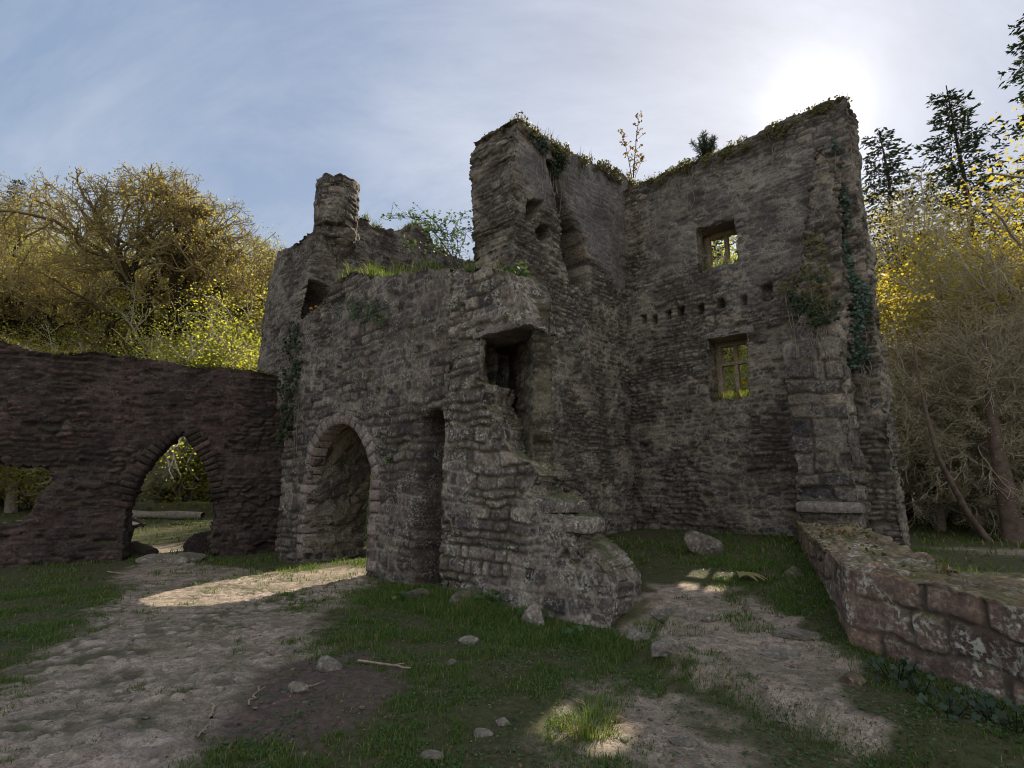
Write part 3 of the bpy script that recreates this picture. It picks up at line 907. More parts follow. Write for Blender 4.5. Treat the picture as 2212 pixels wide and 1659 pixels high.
def ground_mat():
    m, nt, out = nmat('ground_earth'); L = nt.links.new
    at = N(nt, 'ShaderNodeAttribute', attribute_name='pat')
    sep = N(nt, 'ShaderNodeSeparateColor'); L(at.outputs['Color'], sep.inputs[0])
    co = N(nt, 'ShaderNodeTexCoord').outputs['Object']
    n1, n2, n3 = noise(nt, co, 1.6, 5, .6), noise(nt, co, 17, 5, .7), noise(nt, co, 70, 4, .65)
    dirt = ramp(nt, n2, [(.25, (.125, .095, .072)), (.5, (.245, .197, .157)), (.75, (.37, .305, .245))])
    dirt = mixc(nt, .8, dirt, ramp(nt, n3, [(.3, .45), (.7, 1.5)]), 'MULTIPLY')
    dirt = mixc(nt, mth(nt, 'MULTIPLY', sep.outputs[1], .45), dirt, mixc(nt, n2, (.30, .26, .24), (.40, .36, .33)))
    vo = N(nt, 'ShaderNodeTexVoronoi', i_Scale=11.0); L(co, vo.inputs['Vector'])
    vs_ = N(nt, 'ShaderNodeSeparateColor'); L(vo.outputs['Color'], vs_.inputs[0])
    dirt = mixc(nt, .55, dirt, ramp(nt, vs_.outputs[0], [(.1, .55), (.9, 1.4)]), 'MULTIPLY')
    v2 = N(nt, 'ShaderNodeTexVoronoi', i_Scale=38.0); L(co, v2.inputs['Vector'])
    v2s = N(nt, 'ShaderNodeSeparateColor'); L(v2.outputs['Color'], v2s.inputs[0])
    grit = mth(nt, 'MULTIPLY', ramp(nt, v2s.outputs[0], [(.72, 0.0), (.8, 1.0)]), ramp(nt, v2.outputs['Distance'], [(.25, 1.0), (.4, 0.0)]))
    dirt = mixc(nt, mth(nt, 'MULTIPLY', grit, .7), dirt, mixc(nt, v2s.outputs[1], (.12, .10, .09), (.46, .41, .37)))
    gr = ramp(nt, n2, [(.25, (.028, .026, .014)), (.5, (.055, .055, .025)), (.75, (.11, .095, .06))])
    c = mixc(nt, sep.outputs[0], gr, dirt)
    c = mixc(nt, mth(nt, 'MULTIPLY', at.outputs['Alpha'], .8), c, (.06, .058, .034))
    # thin creeping green over the earth
    gp = mth(nt, 'MULTIPLY', ramp(nt, n1, [(.45, 0.0), (.6, 1.0)]), ramp(nt, n2, [(.45, 0.0), (.58, 1.0)]))
    c = mixc(nt, mth(nt, 'MULTIPLY', gp, .7), c, (.05, .065, .022))
    md = ramp(nt, n2, [(.3, (.05, .036, .03)), (.7, (.12, .09, .075))])
    c = mixc(nt, sep.outputs[2], c, md)
    sy = N(nt, 'ShaderNodeSeparateXYZ'); L(co, sy.inputs[0])
    c = mixc(nt, mth(nt, 'MULTIPLY', ramp(nt, mth(nt, 'MULTIPLY', sy.outputs[1], .01), [(.26, 0.0), (.30, 1.0)]), ramp(nt, mth(nt, 'ADD', mth(nt, 'MULTIPLY', sy.outputs[0], .02), .5), [(.3, 1.0), (.5, 0.0)])), c, mixc(nt, n2, (.10, .13, .03), (.24, .26, .07)))
    b = N(nt, 'ShaderNodeBsdfPrincipled'); L(c, b.inputs['Base Color']); b.inputs['Roughness'].default_value = .95
    b.inputs['Specular IOR Level'].default_value = .2
    bp = N(nt, 'ShaderNodeBump'); bp.inputs['Strength'].default_value = .7; bp.inputs['Distance'].default_value = .015
    L(mth(nt, 'ADD', mth(nt, 'ADD', n2, mth(nt, 'MULTIPLY', n3, .8)), grit), bp.inputs['Height']); L(bp.outputs[0], b.inputs['Normal'])
    L(b.outputs[0], out.inputs[0])
    return m


g = obj('ground', make_mesh('ground', np.stack([x, y, gz], 1), q, None, ground_mat(), np.stack([dm, cobm * cob * (.15 + .85 * hsh(np.round(cid * 9999), np.zeros_like(cid), np.zeros_like(cid), 3)), mud, cobm * (1 - cob) * sst(.42, .62, fbm(x * 3, y * 3, None, 58))], 1)))
tag(g, kind='structure')


# ------------------------------------------------------------------ grass
def blades(pos, h, w, lean, seed, n_norm=None):
    """curved blades, 5 verts each; returns verts, tris(as quads+tris), tint"""
    rr = np.random.default_rng(seed); n = len(pos)
    a = rr.uniform(0, 2 * PI, n); d = np.stack([np.cos(a), np.sin(a), np.zeros(n)], 1)
    b = a + PI / 2 + rr.normal(0, .4, n); e = np.stack([np.cos(b), np.sin(b), np.zeros(n)], 1)
    h = h[:, None]; ln = (lean * rr.uniform(.3, 1.2, n))[:, None]; w = w[:, None]
    up = np.array([0, 0, 1.0])
    p0 = pos; p1 = pos + up * h * .55 + d * ln * h * .3; p2 = pos + up * h * (1 - .25 * ln) + d * ln * h
    v = np.stack([p0 - e * w, p0 + e * w, p1 - e * w * .75, p1 + e * w * .75, p2], 1).reshape(-1, 3)
    k = np.arange(n) * 5
    q = np.stack([k, k + 1, k + 3, k + 2], 1); t = np.stack([k + 2, k + 3, k + 4], 1)
    return v, q, t


def scatter_grass():
    vs, qs, ts, at = [], [], [], []
    base = 0
    spec = [(-7.5, 4.8, 2.9, 5.5, 230000, .045), (-8, 5.2, 5.5, 9, 200000, .058), (-9.5, 6.5, 9, 13.5, 60000, .08), (-22, -1, 12, 30, 26000, .12), (5, 26, 8, 22, 26000, .12)]
    for k, (x0, x1, y0, y1, n, hh) in enumerate(spec):
        rr = np.random.default_rng(100 + k)
        px, py = rr.uniform(x0, x1, n), rr.uniform(y0, y1, n)
        # inside view only (with a margin)
        ok = np.abs(px) < 1.15 * py + .8
        px, py = px[ok], py[ok]
        d_, m_ = dirt_mask(px, py)
        pch = fbm(px * 1.7, py * 1.7, None, 61); fine = fbm(px * 6, py * 6, None, 62)
        dens = (1 - d_) * (.12 + .88 * sst(.36, .58, pch)) * (.2 + .8 * sst(.42, .56, fine)) * (1 - .93 * m_) + d_ * .55 * sst(.52, .64, fine) * sst(.40, .58, pch)
        u = px * U[0] + py * U[1]; v = px * V[0] + py * V[1]
        lush = np.exp(-((v - 5.2) / .6) ** 2) * sst(-8.4, -6.8, u) * (1 - sst(-3.2, -2.6, u))
        ez = (edge_b - edge_a); en = np.array([-ez[1], ez[0]]) / np.linalg.norm(ez); en = en if en[1] > 0 else -en
        de = (px - edge_a[0]) * en[0] + (py - edge_a[1]) * en[1]
        lush = np.maximum(lush, np.exp(-((de + .16) / .2) ** 2) * sst(1.2, 1.8, px))
        dens = np.maximum(dens, lush)
        dl = np.hypot(px - np.interp(py, [3.75, 5.24, 10.2], [3.5, 3.11, 5.2]), 0)
        dens = np.maximum(dens, .9 * np.exp(-(dl / .25) ** 2))
        ok = rr.uniform(0, 1, len(px)) < dens
        # keep clear of walls
        ok &= ~((v > 5.70) & (v < 7.2) & (u > -12.2) & (u < -3.2) & ~((u > aL) & (u < aR)))
        px, py, pch, lush, fine = px[ok], py[ok], pch[ok], lush[ok], fine[ok]
        n = len(px)
        h = hh * .85 * rr.uniform(.25, 1.3, n) * (.6 + .8 * sst(.35, .6, pch)) * (1 + .6 * lush)
        w = np.where(py < 6, .0028, np.where(py < 9, .0042, .007)) * rr.uniform(.6, 1.4, n) * (1 if k < 3 else 2)
        pos = np.stack([px, py, ground_z(px, py) - .008], 1)
        v_, q_, t_ = blades(pos, h, w, .75, k)
        vs.append(v_); qs.append(q_ + base); ts.append(t_ + base); base += len(v_)
        tint = np.clip(.1 + .5 * pch + .35 * (rr.uniform(0, 1, n) - .5) + .6 * (rr.uniform(0, 1, n) > .9), 0, 1)
        at.append(np.repeat(tint, 5))
    o = obj('grass', make_mesh('grass', np.concatenate(vs), np.concatenate(qs), np.concatenate(ts), M_GRASS, np.concatenate(at)))
    tag(o, kind='stuff')




def leaf_quads(p, size, seed, normal=None, spread=1.0, aspect=.55, fold=0):
    """rhombic leaves at p; normals random or scattered around `normal`"""
    rr = np.random.default_rng(seed); n = len(p)
    nn = rr.normal(0, 1, (n, 3)) * spread
    if normal is not None: nn = nn + np.asarray(normal)
    nn /= np.linalg.norm(nn, axis=1, keepdims=True) + 1e-9
    a = np.cross(nn, rr.normal(0, 1, (n, 3))); a /= np.linalg.norm(a, axis=1, keepdims=True) + 1e-9
    b = np.cross(nn, a)
    l = (size * rr.uniform(.6, 1.35, n))[:, None] * .5; w = l * aspect * 1.3
    v = np.stack([p - a * l, p + b * w - nn * w * .2, p + a * l, p - b * w - nn * w * .2], 1).reshape(-1, 3)
    q = np.arange(4 * n).reshape(-1, 4)
    return v, q


scatter_grass()


def ground_leaves(name, n, size, mat, seed, on_grass, reg, up=.9):
    rr = np.random.default_rng(seed); px, py = rr.uniform(reg[0], reg[1], n), rr.uniform(reg[2], reg[3], n)
    ok = np.abs(px) < 1.1 * py + .6; px, py = px[ok], py[ok]
    d_, m_ = dirt_mask(px, py); v = px * V[0] + py * V[1]; u = px * U[0] + py * U[1]
    k = rr.uniform(0, 1, len(px)) < np.where(on_grass, (1 - d_) * sst(.45, .6, fbm(px * 2.6, py * 2.6, None, seed)), .35 + .65 * sst(.5, .6, fbm(px * 2, py * 2, None, seed)))
    k &= ~((v > 5.65) & (v < 7.4) & (u > -12.3) & (u < -3.1))
    px, py = px[k], py[k]; p = np.stack([px, py, ground_z(px, py) + rr.uniform(.004, .03 if on_grass else .012, len(px))], 1)
    v, q = leaf_quads(p, size, seed, normal=(0, 0, up * 2), spread=.55, aspect=.7)
    tag(obj(name, make_mesh(name, v, q, None, mat, np.repeat(rr.uniform(0, 1, len(p)), 4), smooth=False)), kind='stuff')


ground_leaves('clover', 42000, .024, M_WEED, 881, True, (-6, 4.6, 2.9, 8.5))
M_LITTER = leaf_mat('leaf_litter', [(.07, .045, .025), (.15, .10, .05), (.22, .16, .09)], .15)
ground_leaves('leaf_litter', 9000, .022, M_LITTER, 883, False, (-7, 4.6, 2.9, 10.5))


# ------------------------------------------------------------------ trees
def tubes(branches, k=5, want_r=False):
    vs, qs, rs = [], [], []; base = 0
    by = {}
    for pts, rad in branches: by.setdefault(len(pts), []).append((pts, rad))
    for m, lst in by.items():
        P = np.array([b[0] for b in lst]); Rr = np.array([b[1] for b in lst])
        T = np.gradient(P, axis=1); T /= np.linalg.norm(T, axis=2, keepdims=True) + 1e-9
        ref = np.where(np.abs(T[:, :1, 2:3]) > .85, np.array([1.0, 0, 0]), np.array([0, 0, 1.0]))
        A = np.cross(T, ref); A /= np.linalg.norm(A, axis=2, keepdims=True) + 1e-9
        B = np.cross(T, A)
        an = np.arange(k) * 2 * PI / k
        V_ = P[:, :, None] + Rr[:, :, None, None] * (A[:, :, None] * np.cos(an)[:, None] + B[:, :, None] * np.sin(an)[:, None])
        nb = len(lst)
        idx = base + np.arange(nb * m * k).reshape(nb, m, k); nx = np.roll(idx, -1, 2)
        qs.append(np.stack([idx[:, :-1], nx[:, :-1], nx[:, 1:], idx[:, 1:]], -1).reshape(-1, 4))
        vs.append(V_.reshape(-1, 3)); rs.append(np.repeat(Rr.ravel(), k)); base += nb * m * k
    if want_r: return np.concatenate(vs), np.concatenate(qs), np.concatenate(rs)
    return np.concatenate(vs), np.concatenate(qs)


def grow(seed, L0, r0, levels, nch, ratio, ang, gnarl, up, seg, start, taper=.55, d0=(0, 0, 1), rmin=.006, leaf_from=None, env=None):
    rr = np.random.default_rng(seed)
    br, lv = [], []
    leaf_from = levels if leaf_from is None else leaf_from

    def rec(p, d, L, r, l):
        n = seg[l]; pts, rad = [p], [r]; ds = [d]; cut = False
        for i in range(n):
            d = d + gnarl[min(l, len(gnarl) - 1)] * rr.normal(0, 1, 3); d[2] += up[min(l, len(up) - 1)]
            d = d / np.linalg.norm(d); p = p + d * L / n
            pts.append(p); ds.append(d); rad.append(max(rmin, r * (1 - (i + 1) / n * taper)))
            if env is not None and l > 0 and sum(((p - env[0]) / env[1]) ** 2) > 1: cut = True; break
        n = len(pts) - 1
        if cut: rad = list(np.interp(np.linspace(0, 1, n + 1), [0, 1], [rad[0], rmin]))
        br.append((np.array(pts), np.array(rad)))
        if l >= leaf_from: lv.extend(pts[1:])
        if l < levels:
            for c in range(1 if cut else 0, nch[l]):
                t = rr.uniform(start[l], 1.0) if c else 1.0
                f = t * n; i = min(int(f), n - 1); q = pts[i] + (pts[i + 1] - pts[i]) * (f - i)
                dd = ds[i + 1]; pr = np.cross(dd, rr.normal(0, 1, 3)); pr /= np.linalg.norm(pr) + 1e-9
                a = ang[l] * rr.uniform(.6, 1.3) * (1 if c else .5)
                rec(q, dd * math.cos(a) + pr * math.sin(a), L * ratio[l] * rr.uniform(.7, 1.2), max(rmin, rad[i] * (.66 if c else .9)), l + 1)
    rec(np.array([0, 0, -.3]), np.array(d0, float), L0, r0, 0)
    return br, np.array(lv)


def tree_things(name, seed_mesh, label, cat, group=None):
    """seed_mesh = (trunk mesh, crown mesh)"""
    root = empty(name, (0, 0, 0), label, cat, group)
    a = obj('trunk', seed_mesh[0], root)
    if seed_mesh[1] is not None: obj('crown', seed_mesh[1], root)
    return root


def leafy(br, lv, bark, lmat, per, size, jit, seed, aspect=.6, k=5):
    rr = np.random.default_rng(seed)
    v, q, ra = tubes(br, k, True)
    tm = make_mesh('trunk', v, q, None, bark, np.clip(1.15 - ra / .075, 0, 1))
    p = np.repeat(lv, per, 0) + rr.normal(0, jit, (len(lv) * per, 3))
    lv_, lq = leaf_quads(p, size, seed + 1, aspect=aspect)
    tint = np.clip(fbm(p[:, 0] * .9, p[:, 1] * .9, p[:, 2] * .9, seed) * .9 + rr.uniform(-.25, .35, len(p)), 0, 1)
    cm = make_mesh('crown', lv_, lq, None, lmat, np.repeat(tint, 4), smooth=False)
    return tm, cm


def oak_mesh(seed):
    br, lv = grow(seed, 6.8, .5, 5, [8, 8, 6, 5, 5], [.74, .66, .6, .55, .5], [.8, .8, .85, .85, .85], [.09, .22, .3, .36, .4], [.05, .04, .03, .04, .05],
                  [5, 8, 7, 5, 4, 3], [.82, .25, .2, .2, .2, .2], rmin=.007, leaf_from=4, env=(np.array([0, 0, 8.4]), np.array([5.6, 5.6, 4.0])))
    return leafy(br, lv, M_BARK, M_LEAF_OAK, 1, .07, .10, seed)


def green_mesh(seed, h=3.0, lm=None, per=8, size=.06, r=.2):
    br, lv = grow(seed, h, r, 4, [9, 7, 6, 5], [.85, .6, .55, .5], [.85, .8, .8, .8], [.06, .13, .18, .2], [.1, .05, .03, .02], [5, 5, 4, 3, 2], [.35, .25, .2, .2], rmin=.012, leaf_from=3)
    return leafy(br, lv, M_BARK2, lm or M_LEAF_GREEN, per, size, .30, seed)


def shrub_mesh(seed, lm=None):
    br, lv = [], []
    rr = np.random.default_rng(seed)
    for k in range(7):
        a = rr.uniform(0, 2 * PI); b, l = grow(seed * 7 + k, 1.3, .05, 3, [5, 5, 4], [.75, .6, .55], [.7, .8, .8], [.1, .18, .2], [.04, .02, .02], [4, 4, 3, 2], [.3, .2, .2],
                                               d0=(math.cos(a) * .6, math.sin(a) * .6, .8), rmin=.007, leaf_from=2)
        br += b; lv.append(l)
    return leafy(br, np.concatenate(lv), M_BARK2, lm or M_LEAF_GREEN, 5, .075, .18, seed)


def twig_mesh(seed):
    br, lv = grow(seed, 5.5, .26, 5, [10, 6, 5, 4, 4], [.75, .6, .6, .55, .55], [1.05, .8, .75, .7, .7], [.06, .13, .18, .2, .22], [.08, -.005, .0, .01, .01],
                  [7, 7, 5, 4, 3, 2], [.25, .25, .2, .2, .2], rmin=.010, leaf_from=4)
    return leafy(br, lv, M_BARK2, M_LEAF_GREY, 3, .06, .13, seed)


def spruce_mesh(seed, h=16.0, rad=3.0, bare=.12):
    rr = np.random.default_rng(seed)
    br, sp = [], []
    z = np.linspace(-.3, h, 14)
    br.append((np.stack([.05 * np.sin(z), .05 * np.cos(z * .7), z], 1), np.interp(z, [0, h], [.22, .015])))
    for zz in np.arange(h * bare, h - .25, .25):
        f = 1 - zz / h
        n = rr.integers(3, 6); a0 = rr.uniform(0, 2 * PI)
        for k in range(n):
            a = a0 + 2 * PI * k / n + rr.normal(0, .25)
            L = (rad * f ** .8 + .25) * rr.uniform(.45, 1.2)
            m = 6; t = np.linspace(0, 1, m)
            d = np.array([math.cos(a), math.sin(a)])
            zc = zz + .22 * L * np.sin(t * 2.2) * (.4 + f * 0) - L * t * (.30 * f + .02) + .16 * L * t ** 3
            P = np.stack([d[0] * L * t, d[1] * L * t, zc], 1)
            br.append((P, np.interp(t, [0, 1], [.03 * f + .008, .004])))
            ns = int(L * 12) + 4
            for q_ in rr.uniform(.12, 1, ns):
                i = min(int(q_ * (m - 1)), m - 2); w = q_ * (m - 1) - i
                c = P[i] * (1 - w) + P[i + 1] * w
                sl = .12 + .42 * L * .3 * (1.05 - q_)
                sg = rr.choice([-1, 1])
                sd_ = np.array([-d[1] * sg + d[0] * .7, d[0] * sg + d[1] * .7, -.25 + rr.normal(0, .15)]); sd_ /= np.linalg.norm(sd_)
                for e in np.linspace(.1, 1, max(2, int(sl / .12))): sp.append(np.concatenate([c + sd_ * sl * e, sd_]))
    sp = np.array(sp)
    v, q = tubes(br, 5); tm = make_mesh('trunk', v, q, None, M_BARKD)
    n = len(sp); p, d = sp[:, :3], sp[:, 3:]
    vs = []
    for k in range(3):
        b = np.cross(d, rr.normal(0, 1, (n, 3))); b /= np.linalg.norm(b, axis=1, keepdims=True) + 1e-9
        e = d + b * rr.uniform(-.7, .7, (n, 1)); e /= np.linalg.norm(e, axis=1, keepdims=True)
        w = np.cross(e, b); w /= np.linalg.norm(w, axis=1, keepdims=True) + 1e-9
        l = rr.uniform(.09, .2, (n, 1)); ww = rr.uniform(.018, .034, (n, 1))
        vs.append(np.stack([p, p + e * l * .5 + w * ww, p + e * l, p + e * l * .5 - w * ww], 1).reshape(-1, 3))
    vs = np.concatenate(vs); qn = np.arange(len(vs)).reshape(-1, 4)
    cm = make_mesh('crown', vs, qn, None, M_NEEDLE, np.repeat(np.clip(rr.normal(.45, .25, len(qn)), 0, 1), 4), smooth=False)
    return tm, cm


def stand_mesh(seed):
    """plantation conifer: bare dark trunk, thin dead side twigs, crown high up"""
    rr = np.random.default_rng(seed)
    h = 13.0
    z = np.linspace(-.3, h, 10)
    br = [(np.stack([.12 * np.sin(z * .4 + seed), .1 * np.cos(z * .33), z], 1), np.interp(z, [-.3, 0.3, h], [.22, .16, .03]))]
    lv = []
    for k in range(60):
        zz = rr.uniform(1.2, h); a = rr.uniform(0, 2 * PI); L = rr.uniform(.4, 1.5) * (1 if zz < 5 else 1.4)
        t = np.linspace(0, 1, 5)
        P = np.stack([np.cos(a) * L * t, np.sin(a) * L * t, zz + .25 * t - .45 * t * t * L], 1)
        br.append((P, np.interp(t, [0, 1], [.022, .005])))
        if zz > 4.2: lv += [P[1], P[2], P[3], P[4], P[4]]
    return leafy(br, np.array(lv), M_BARKD, M_NEEDLE, 16, .2, .24, seed, aspect=.16)


def hz(x, y): return float(ground_z(x, y))


def put(root, px, Y, rz, sc, first, label=None, group=None, dz=0, zsc=None):
    X = (px - 1106) / F * Y * 1.0
    loc = (X, Y, hz(X, Y) + dz)
    if first:
        root.location = loc; root.rotation_euler = (0, 0, rz); root.scale = (sc, sc, zsc or sc)
        if label: root['label'] = label
        if group: root['group'] = group
        return root
    return dup(root, loc, rz, sc, label, group, zsc)


HT = {}


def height_of(root):
    m = root.children[0].data.name
    if m not in HT:
        co = np.zeros(len(root.children[0].data.vertices) * 3); root.children[0].data.vertices.foreach_get('co', co)
        HT[m] = co.reshape(-1, 3)[:, 2].max()
    return HT[m]


def put_top(root, px, py, Y, rz, first, label=None, group=None, wide=1.0):
    """place a tree at forward distance Y so that its top reaches the picture point px,py"""
    P = at_y(px, py, Y); z0 = hz(P[0], P[1]); s = (P[2] - z0) / height_of(root)
    loc = (P[0], P[1], z0)
    if first:
        root.location = loc; root.rotation_euler = (0, 0, rz); root.scale = (s * wide, s * wide, s)
        if label: root['label'] = label
        if group: root['group'] = group
        return root
    return dup(root, loc, rz, s * wide, label, group, s)


oakA, oakB = oak_mesh(3), oak_mesh(8)
rr = np.random.default_rng(77)
o1 = tree_things('oak_tree', oakA, 'large spreading oak with gnarled mossy limbs behind the red-brown wall', 'tree')
put_top(o1, 335, 400, 26, .4, True, wide=.95)
o2 = tree_things('oak_tree', oakB, 'smaller forked oak left of the spreading oak, above the wall', 'tree')
put_top(o2, 120, 470, 28, 2.2, True, wide=.9)
put_top(o1, -50, 370, 31, 3.3, False, 'oak at the left picture edge with bare dark top branches')
put_top(o2, 490, 500, 33, 4.6, False, 'oak with thin upper branches between the spreading oak and the round chimney')
gA, gB = green_mesh(21), green_mesh(29)
g1 = tree_things('hillside_tree', gA, 'sunlit spring-green tree on the hillside behind the oaks', 'tree', 'sunlit trees on the hillside')
g2 = tree_things('hillside_tree', gB, 'sunlit spring-green tree on the hillside behind the oaks', 'tree', 'sunlit trees on the hillside')
spots = [(565, 500, 32), (520, 545, 39), (430, 520, 40), (330, 500, 44), (250, 480, 38), (150, 480, 40), (60, 440, 36), (-30, 420, 40), (-130, 430, 34), (385, 560, 36), (620, 560, 40), (210, 470, 46), (100, 455, 47), (-60, 430, 48), (480, 530, 47), (300, 600, 35), (200, 590, 34), (90, 570, 33), (10, 560, 32)]
for k, (px, py, Y) in enumerate(spots):
    put_top((g1, g2)[k % 2], px, py, Y, rr.uniform(0, 6), k < 2)
for k, (px, py, Y) in enumerate([(-60, 640, 24), (30, 660, 25), (105, 650, 24), (150, 690, 24.5), (240, 640, 30), (410, 650, 30), (455, 640, 26), (520, 640, 25.5), (575, 620, 27)]):
    put_top((g1, g2)[k % 2], px, py, Y, rr.uniform(0, 6), False, wide=1.25)
sh1 = tree_things('shrub', shrub_mesh(31), 'sunlit leafy shrub on the slope behind the red-brown wall', 'shrub', 'shrubs on the slope')
sh2 = tree_things('shrub', shrub_mesh(37, M_LEAF_OAK), 'sunlit leafy shrub on the slope behind the red-brown wall', 'shrub', 'shrubs on the slope')
k = 0
for Y in (25.5, 28, 32, 37):
    for px in range(-140, 640, 74):
        put((sh1, sh2)[k % 2 if k < 2 else int(rr.integers(0, 2))], px + rr.uniform(-24, 24), Y + rr.uniform(-.6, 1), rr.uniform(0, 6), rr.uniform(1.1, 1.9), k < 2)
        k += 1

spA, spB = spruce_mesh(41), spruce_mesh(47, 17, 3.3)
s1 = tree_things('spruce_tree', spA, 'slim dark spruce against the sky just right of the tower', 'spruce')
put_top(s1, 1900, 290, 24, .3, True, wide=1.25)
s2 = tree_things('spruce_tree', spB, 'dark pointed spruce rising behind the yellow-green tree', 'spruce')
put_top(s2, 2048, 203, 28, 1.3, True, wide=1.25)
put_top(s1, 2225, 30, 25, 2.0, False, 'tallest dark spruce at the right picture edge')
put_top(s2, 232, 410, 46, 2.4, False, 'dark spruce tip showing behind the spreading oak')
put_top(s1, 40, 390, 40, 4.0, False, 'dark green conifer at the far left above the oaks')

yb = tree_things('beech_tree', green_mesh(53, 4.2, M_LEAF_YEL, 22, .058, .3), 'tall yellow-green sunlit tree in fresh leaf at the right picture edge', 'tree')
put_top(yb, 2215, 120, 19, 1.0, True, wide=1.3)
put_top(yb, 2150, 290, 17.5, 3.4, False, 'yellow-green tree in fresh leaf between the tower and the tall yellow tree', wide=1.25)
put_top(yb, 1990, 450, 21, 5.0, False, 'lower yellow-green tree just right of the tower, under the slim spruce', wide=1.1)

twA, twB = twig_mesh(61), twig_mesh(67)
t1 = tree_things('twiggy_tree', twA, 'grey twiggy tree in bud right of the tower', 'tree', 'twiggy trees at the wood edge')
t2 = tree_things('twiggy_tree', twB, 'grey twiggy tree in bud right of the tower', 'tree', 'twiggy trees at the wood edge')
for k, (px, py, Y) in enumerate([(1985, 520, 18.5), (2110, 480, 17), (2215, 460, 15.5), (1930, 560, 20), (2050, 470, 20), (2260, 440, 18), (2170, 600, 14.5), (2030, 620, 16), (1960, 640, 16), (2100, 640, 14.5), (2000, 560, 22), (2150, 450, 22)]):
    put_top((t1, t2)[k % 2], px, py, Y, rr.uniform(0, 6), k < 2)

stA, stB = stand_mesh(71), stand_mesh(73)
w1 = tree_things('plantation_conifer', stA, 'bare dark conifer trunk in the shaded wood right of the tower', 'tree', 'conifers in the dark wood')
w2 = tree_things('plantation_conifer', stB, 'bare dark conifer trunk in the shaded wood right of the tower', 'tree', 'conifers in the dark wood')
k = 0
for Y in (21.5, 23.5, 26, 29, 33, 38):
    for px in np.arange(1900, 2420, 44 if Y < 30 else 34):
        put((w1, w2)[k % 2], px + rr.uniform(-16, 16), Y + rr.uniform(-.8, .8), rr.uniform(0, 6), rr.uniform(.65, .95), k < 2)
        k += 1
# trees seen through the tower windows
for k, (px, py, Y) in enumerate([(1525, 520, 30), (1590, 555, 27), (1640, 520, 31), (1470, 560, 33), (1700, 540, 29), (1560, 600, 24), (1620, 470, 33)]):
    put_top((g1, g2)[k % 2], px, py, Y, rr.uniform(0, 6), False, 'tree seen through the tower windows', 'trees behind the tower')


put_top(s1, 1535, 440, 29, 1.2, False, 'dark conifer seen through the upper tower window')


for k, (X_, Y_, s_) in enumerate([(.2, 31, 1.75), (1.5, 27.5, 1.5), (-.8, 35, 1.8)]):
    dup(g1 if k % 2 else g2, (X_, Y_, hz(X_, Y_)), k * 2.0, s_, 'leafy tree hidden behind the tower, shading the ground beyond the arches', 'trees behind the tower')


# the leaning pair of trunks at the wood edge, right
def bole(name, pts, rad, mat, label):
    n = 40
    pts = np.array(pts, float); d = np.linspace(0, 1, len(pts)); e = np.linspace(0, 1, n)
    P = np.stack([np.interp(e, d, pts[:, i]) for i in range(3)], 1)
    kk = 14; vs = []
    for i in range(n):
        a = np.arange(kk) * 2 * PI / kk
        r = np.interp(e[i], [0, .06, .3, 1], [rad * 1.7, rad * 1.15, rad * .9, rad * .12]) * (1 + .22 * (fbm(np.cos(a) * 1.5 + i * .13, np.sin(a) * 1.5, None, 3) - .5))
        vs.append(np.stack([P[i, 0] + r * np.cos(a), P[i, 1] + r * np.sin(a), np.full(kk, P[i, 2])], 1))
    idx = np.arange(n * kk).reshape(n, kk); nx = np.roll(idx, -1, 1)
    q = np.stack([idx[:-1], nx[:-1], nx[1:], idx[1:]], -1).reshape(-1, 4)
    root = empty(name, P[0], label, 'tree')
    o = obj('trunk', make_mesh('trunk', np.concatenate(vs) - P[0], q, None, mat), root)
    return root


b0 = at_z(2195, 1170, .32); 
bole('twin_trunk_tree', [b0 + [0, 0, -.2], b0 + [-.05, 0, 1.2], b0 + [.0, .1, 2.6], b0 + [.2, .2, 4], b0 + [.4, .3, 5.6]], .20, M_BARKR, 'stout reddish trunk at the right edge of the wood')
b1 = at_z(2148, 1172, .32) + [0, .3, 0]
bole('leaning_tree', [b1 + [.25, 0, -.2], b1 + [-.25, 0, .6], b1 + [-.75, 0, 1.9], b1 + [-.8, .1, 2.8], b1 + [-.8, .2, 3.8], b1 + [-.75, .3, 5]], .08, M_BARKR, 'thin pinkish leaning trunk beside the stout reddish trunk')


# ------------------------------------------------------------------ plants on and round the ruin
def plant_obj(name, verts, quads, mat, tint, label, cat, group=None, stems=None, stem_mat=None):
    c = np.mean(verts, 0); c[2] = verts[:, 2].min()
    if stems is None:
        o = obj(name, make_mesh(name, verts - c, quads, None, mat, tint, smooth=False), None, c)
        return tag(o, label, cat, group)
    root = empty(name, c, label, cat, group)
    obj('stem', make_mesh('stem', stems[0] - c, stems[1], None, stem_mat or M_BARK2), root)
    obj('leaves', make_mesh('leaves', verts - c, quads, None, mat, tint, smooth=False), root)
    return root


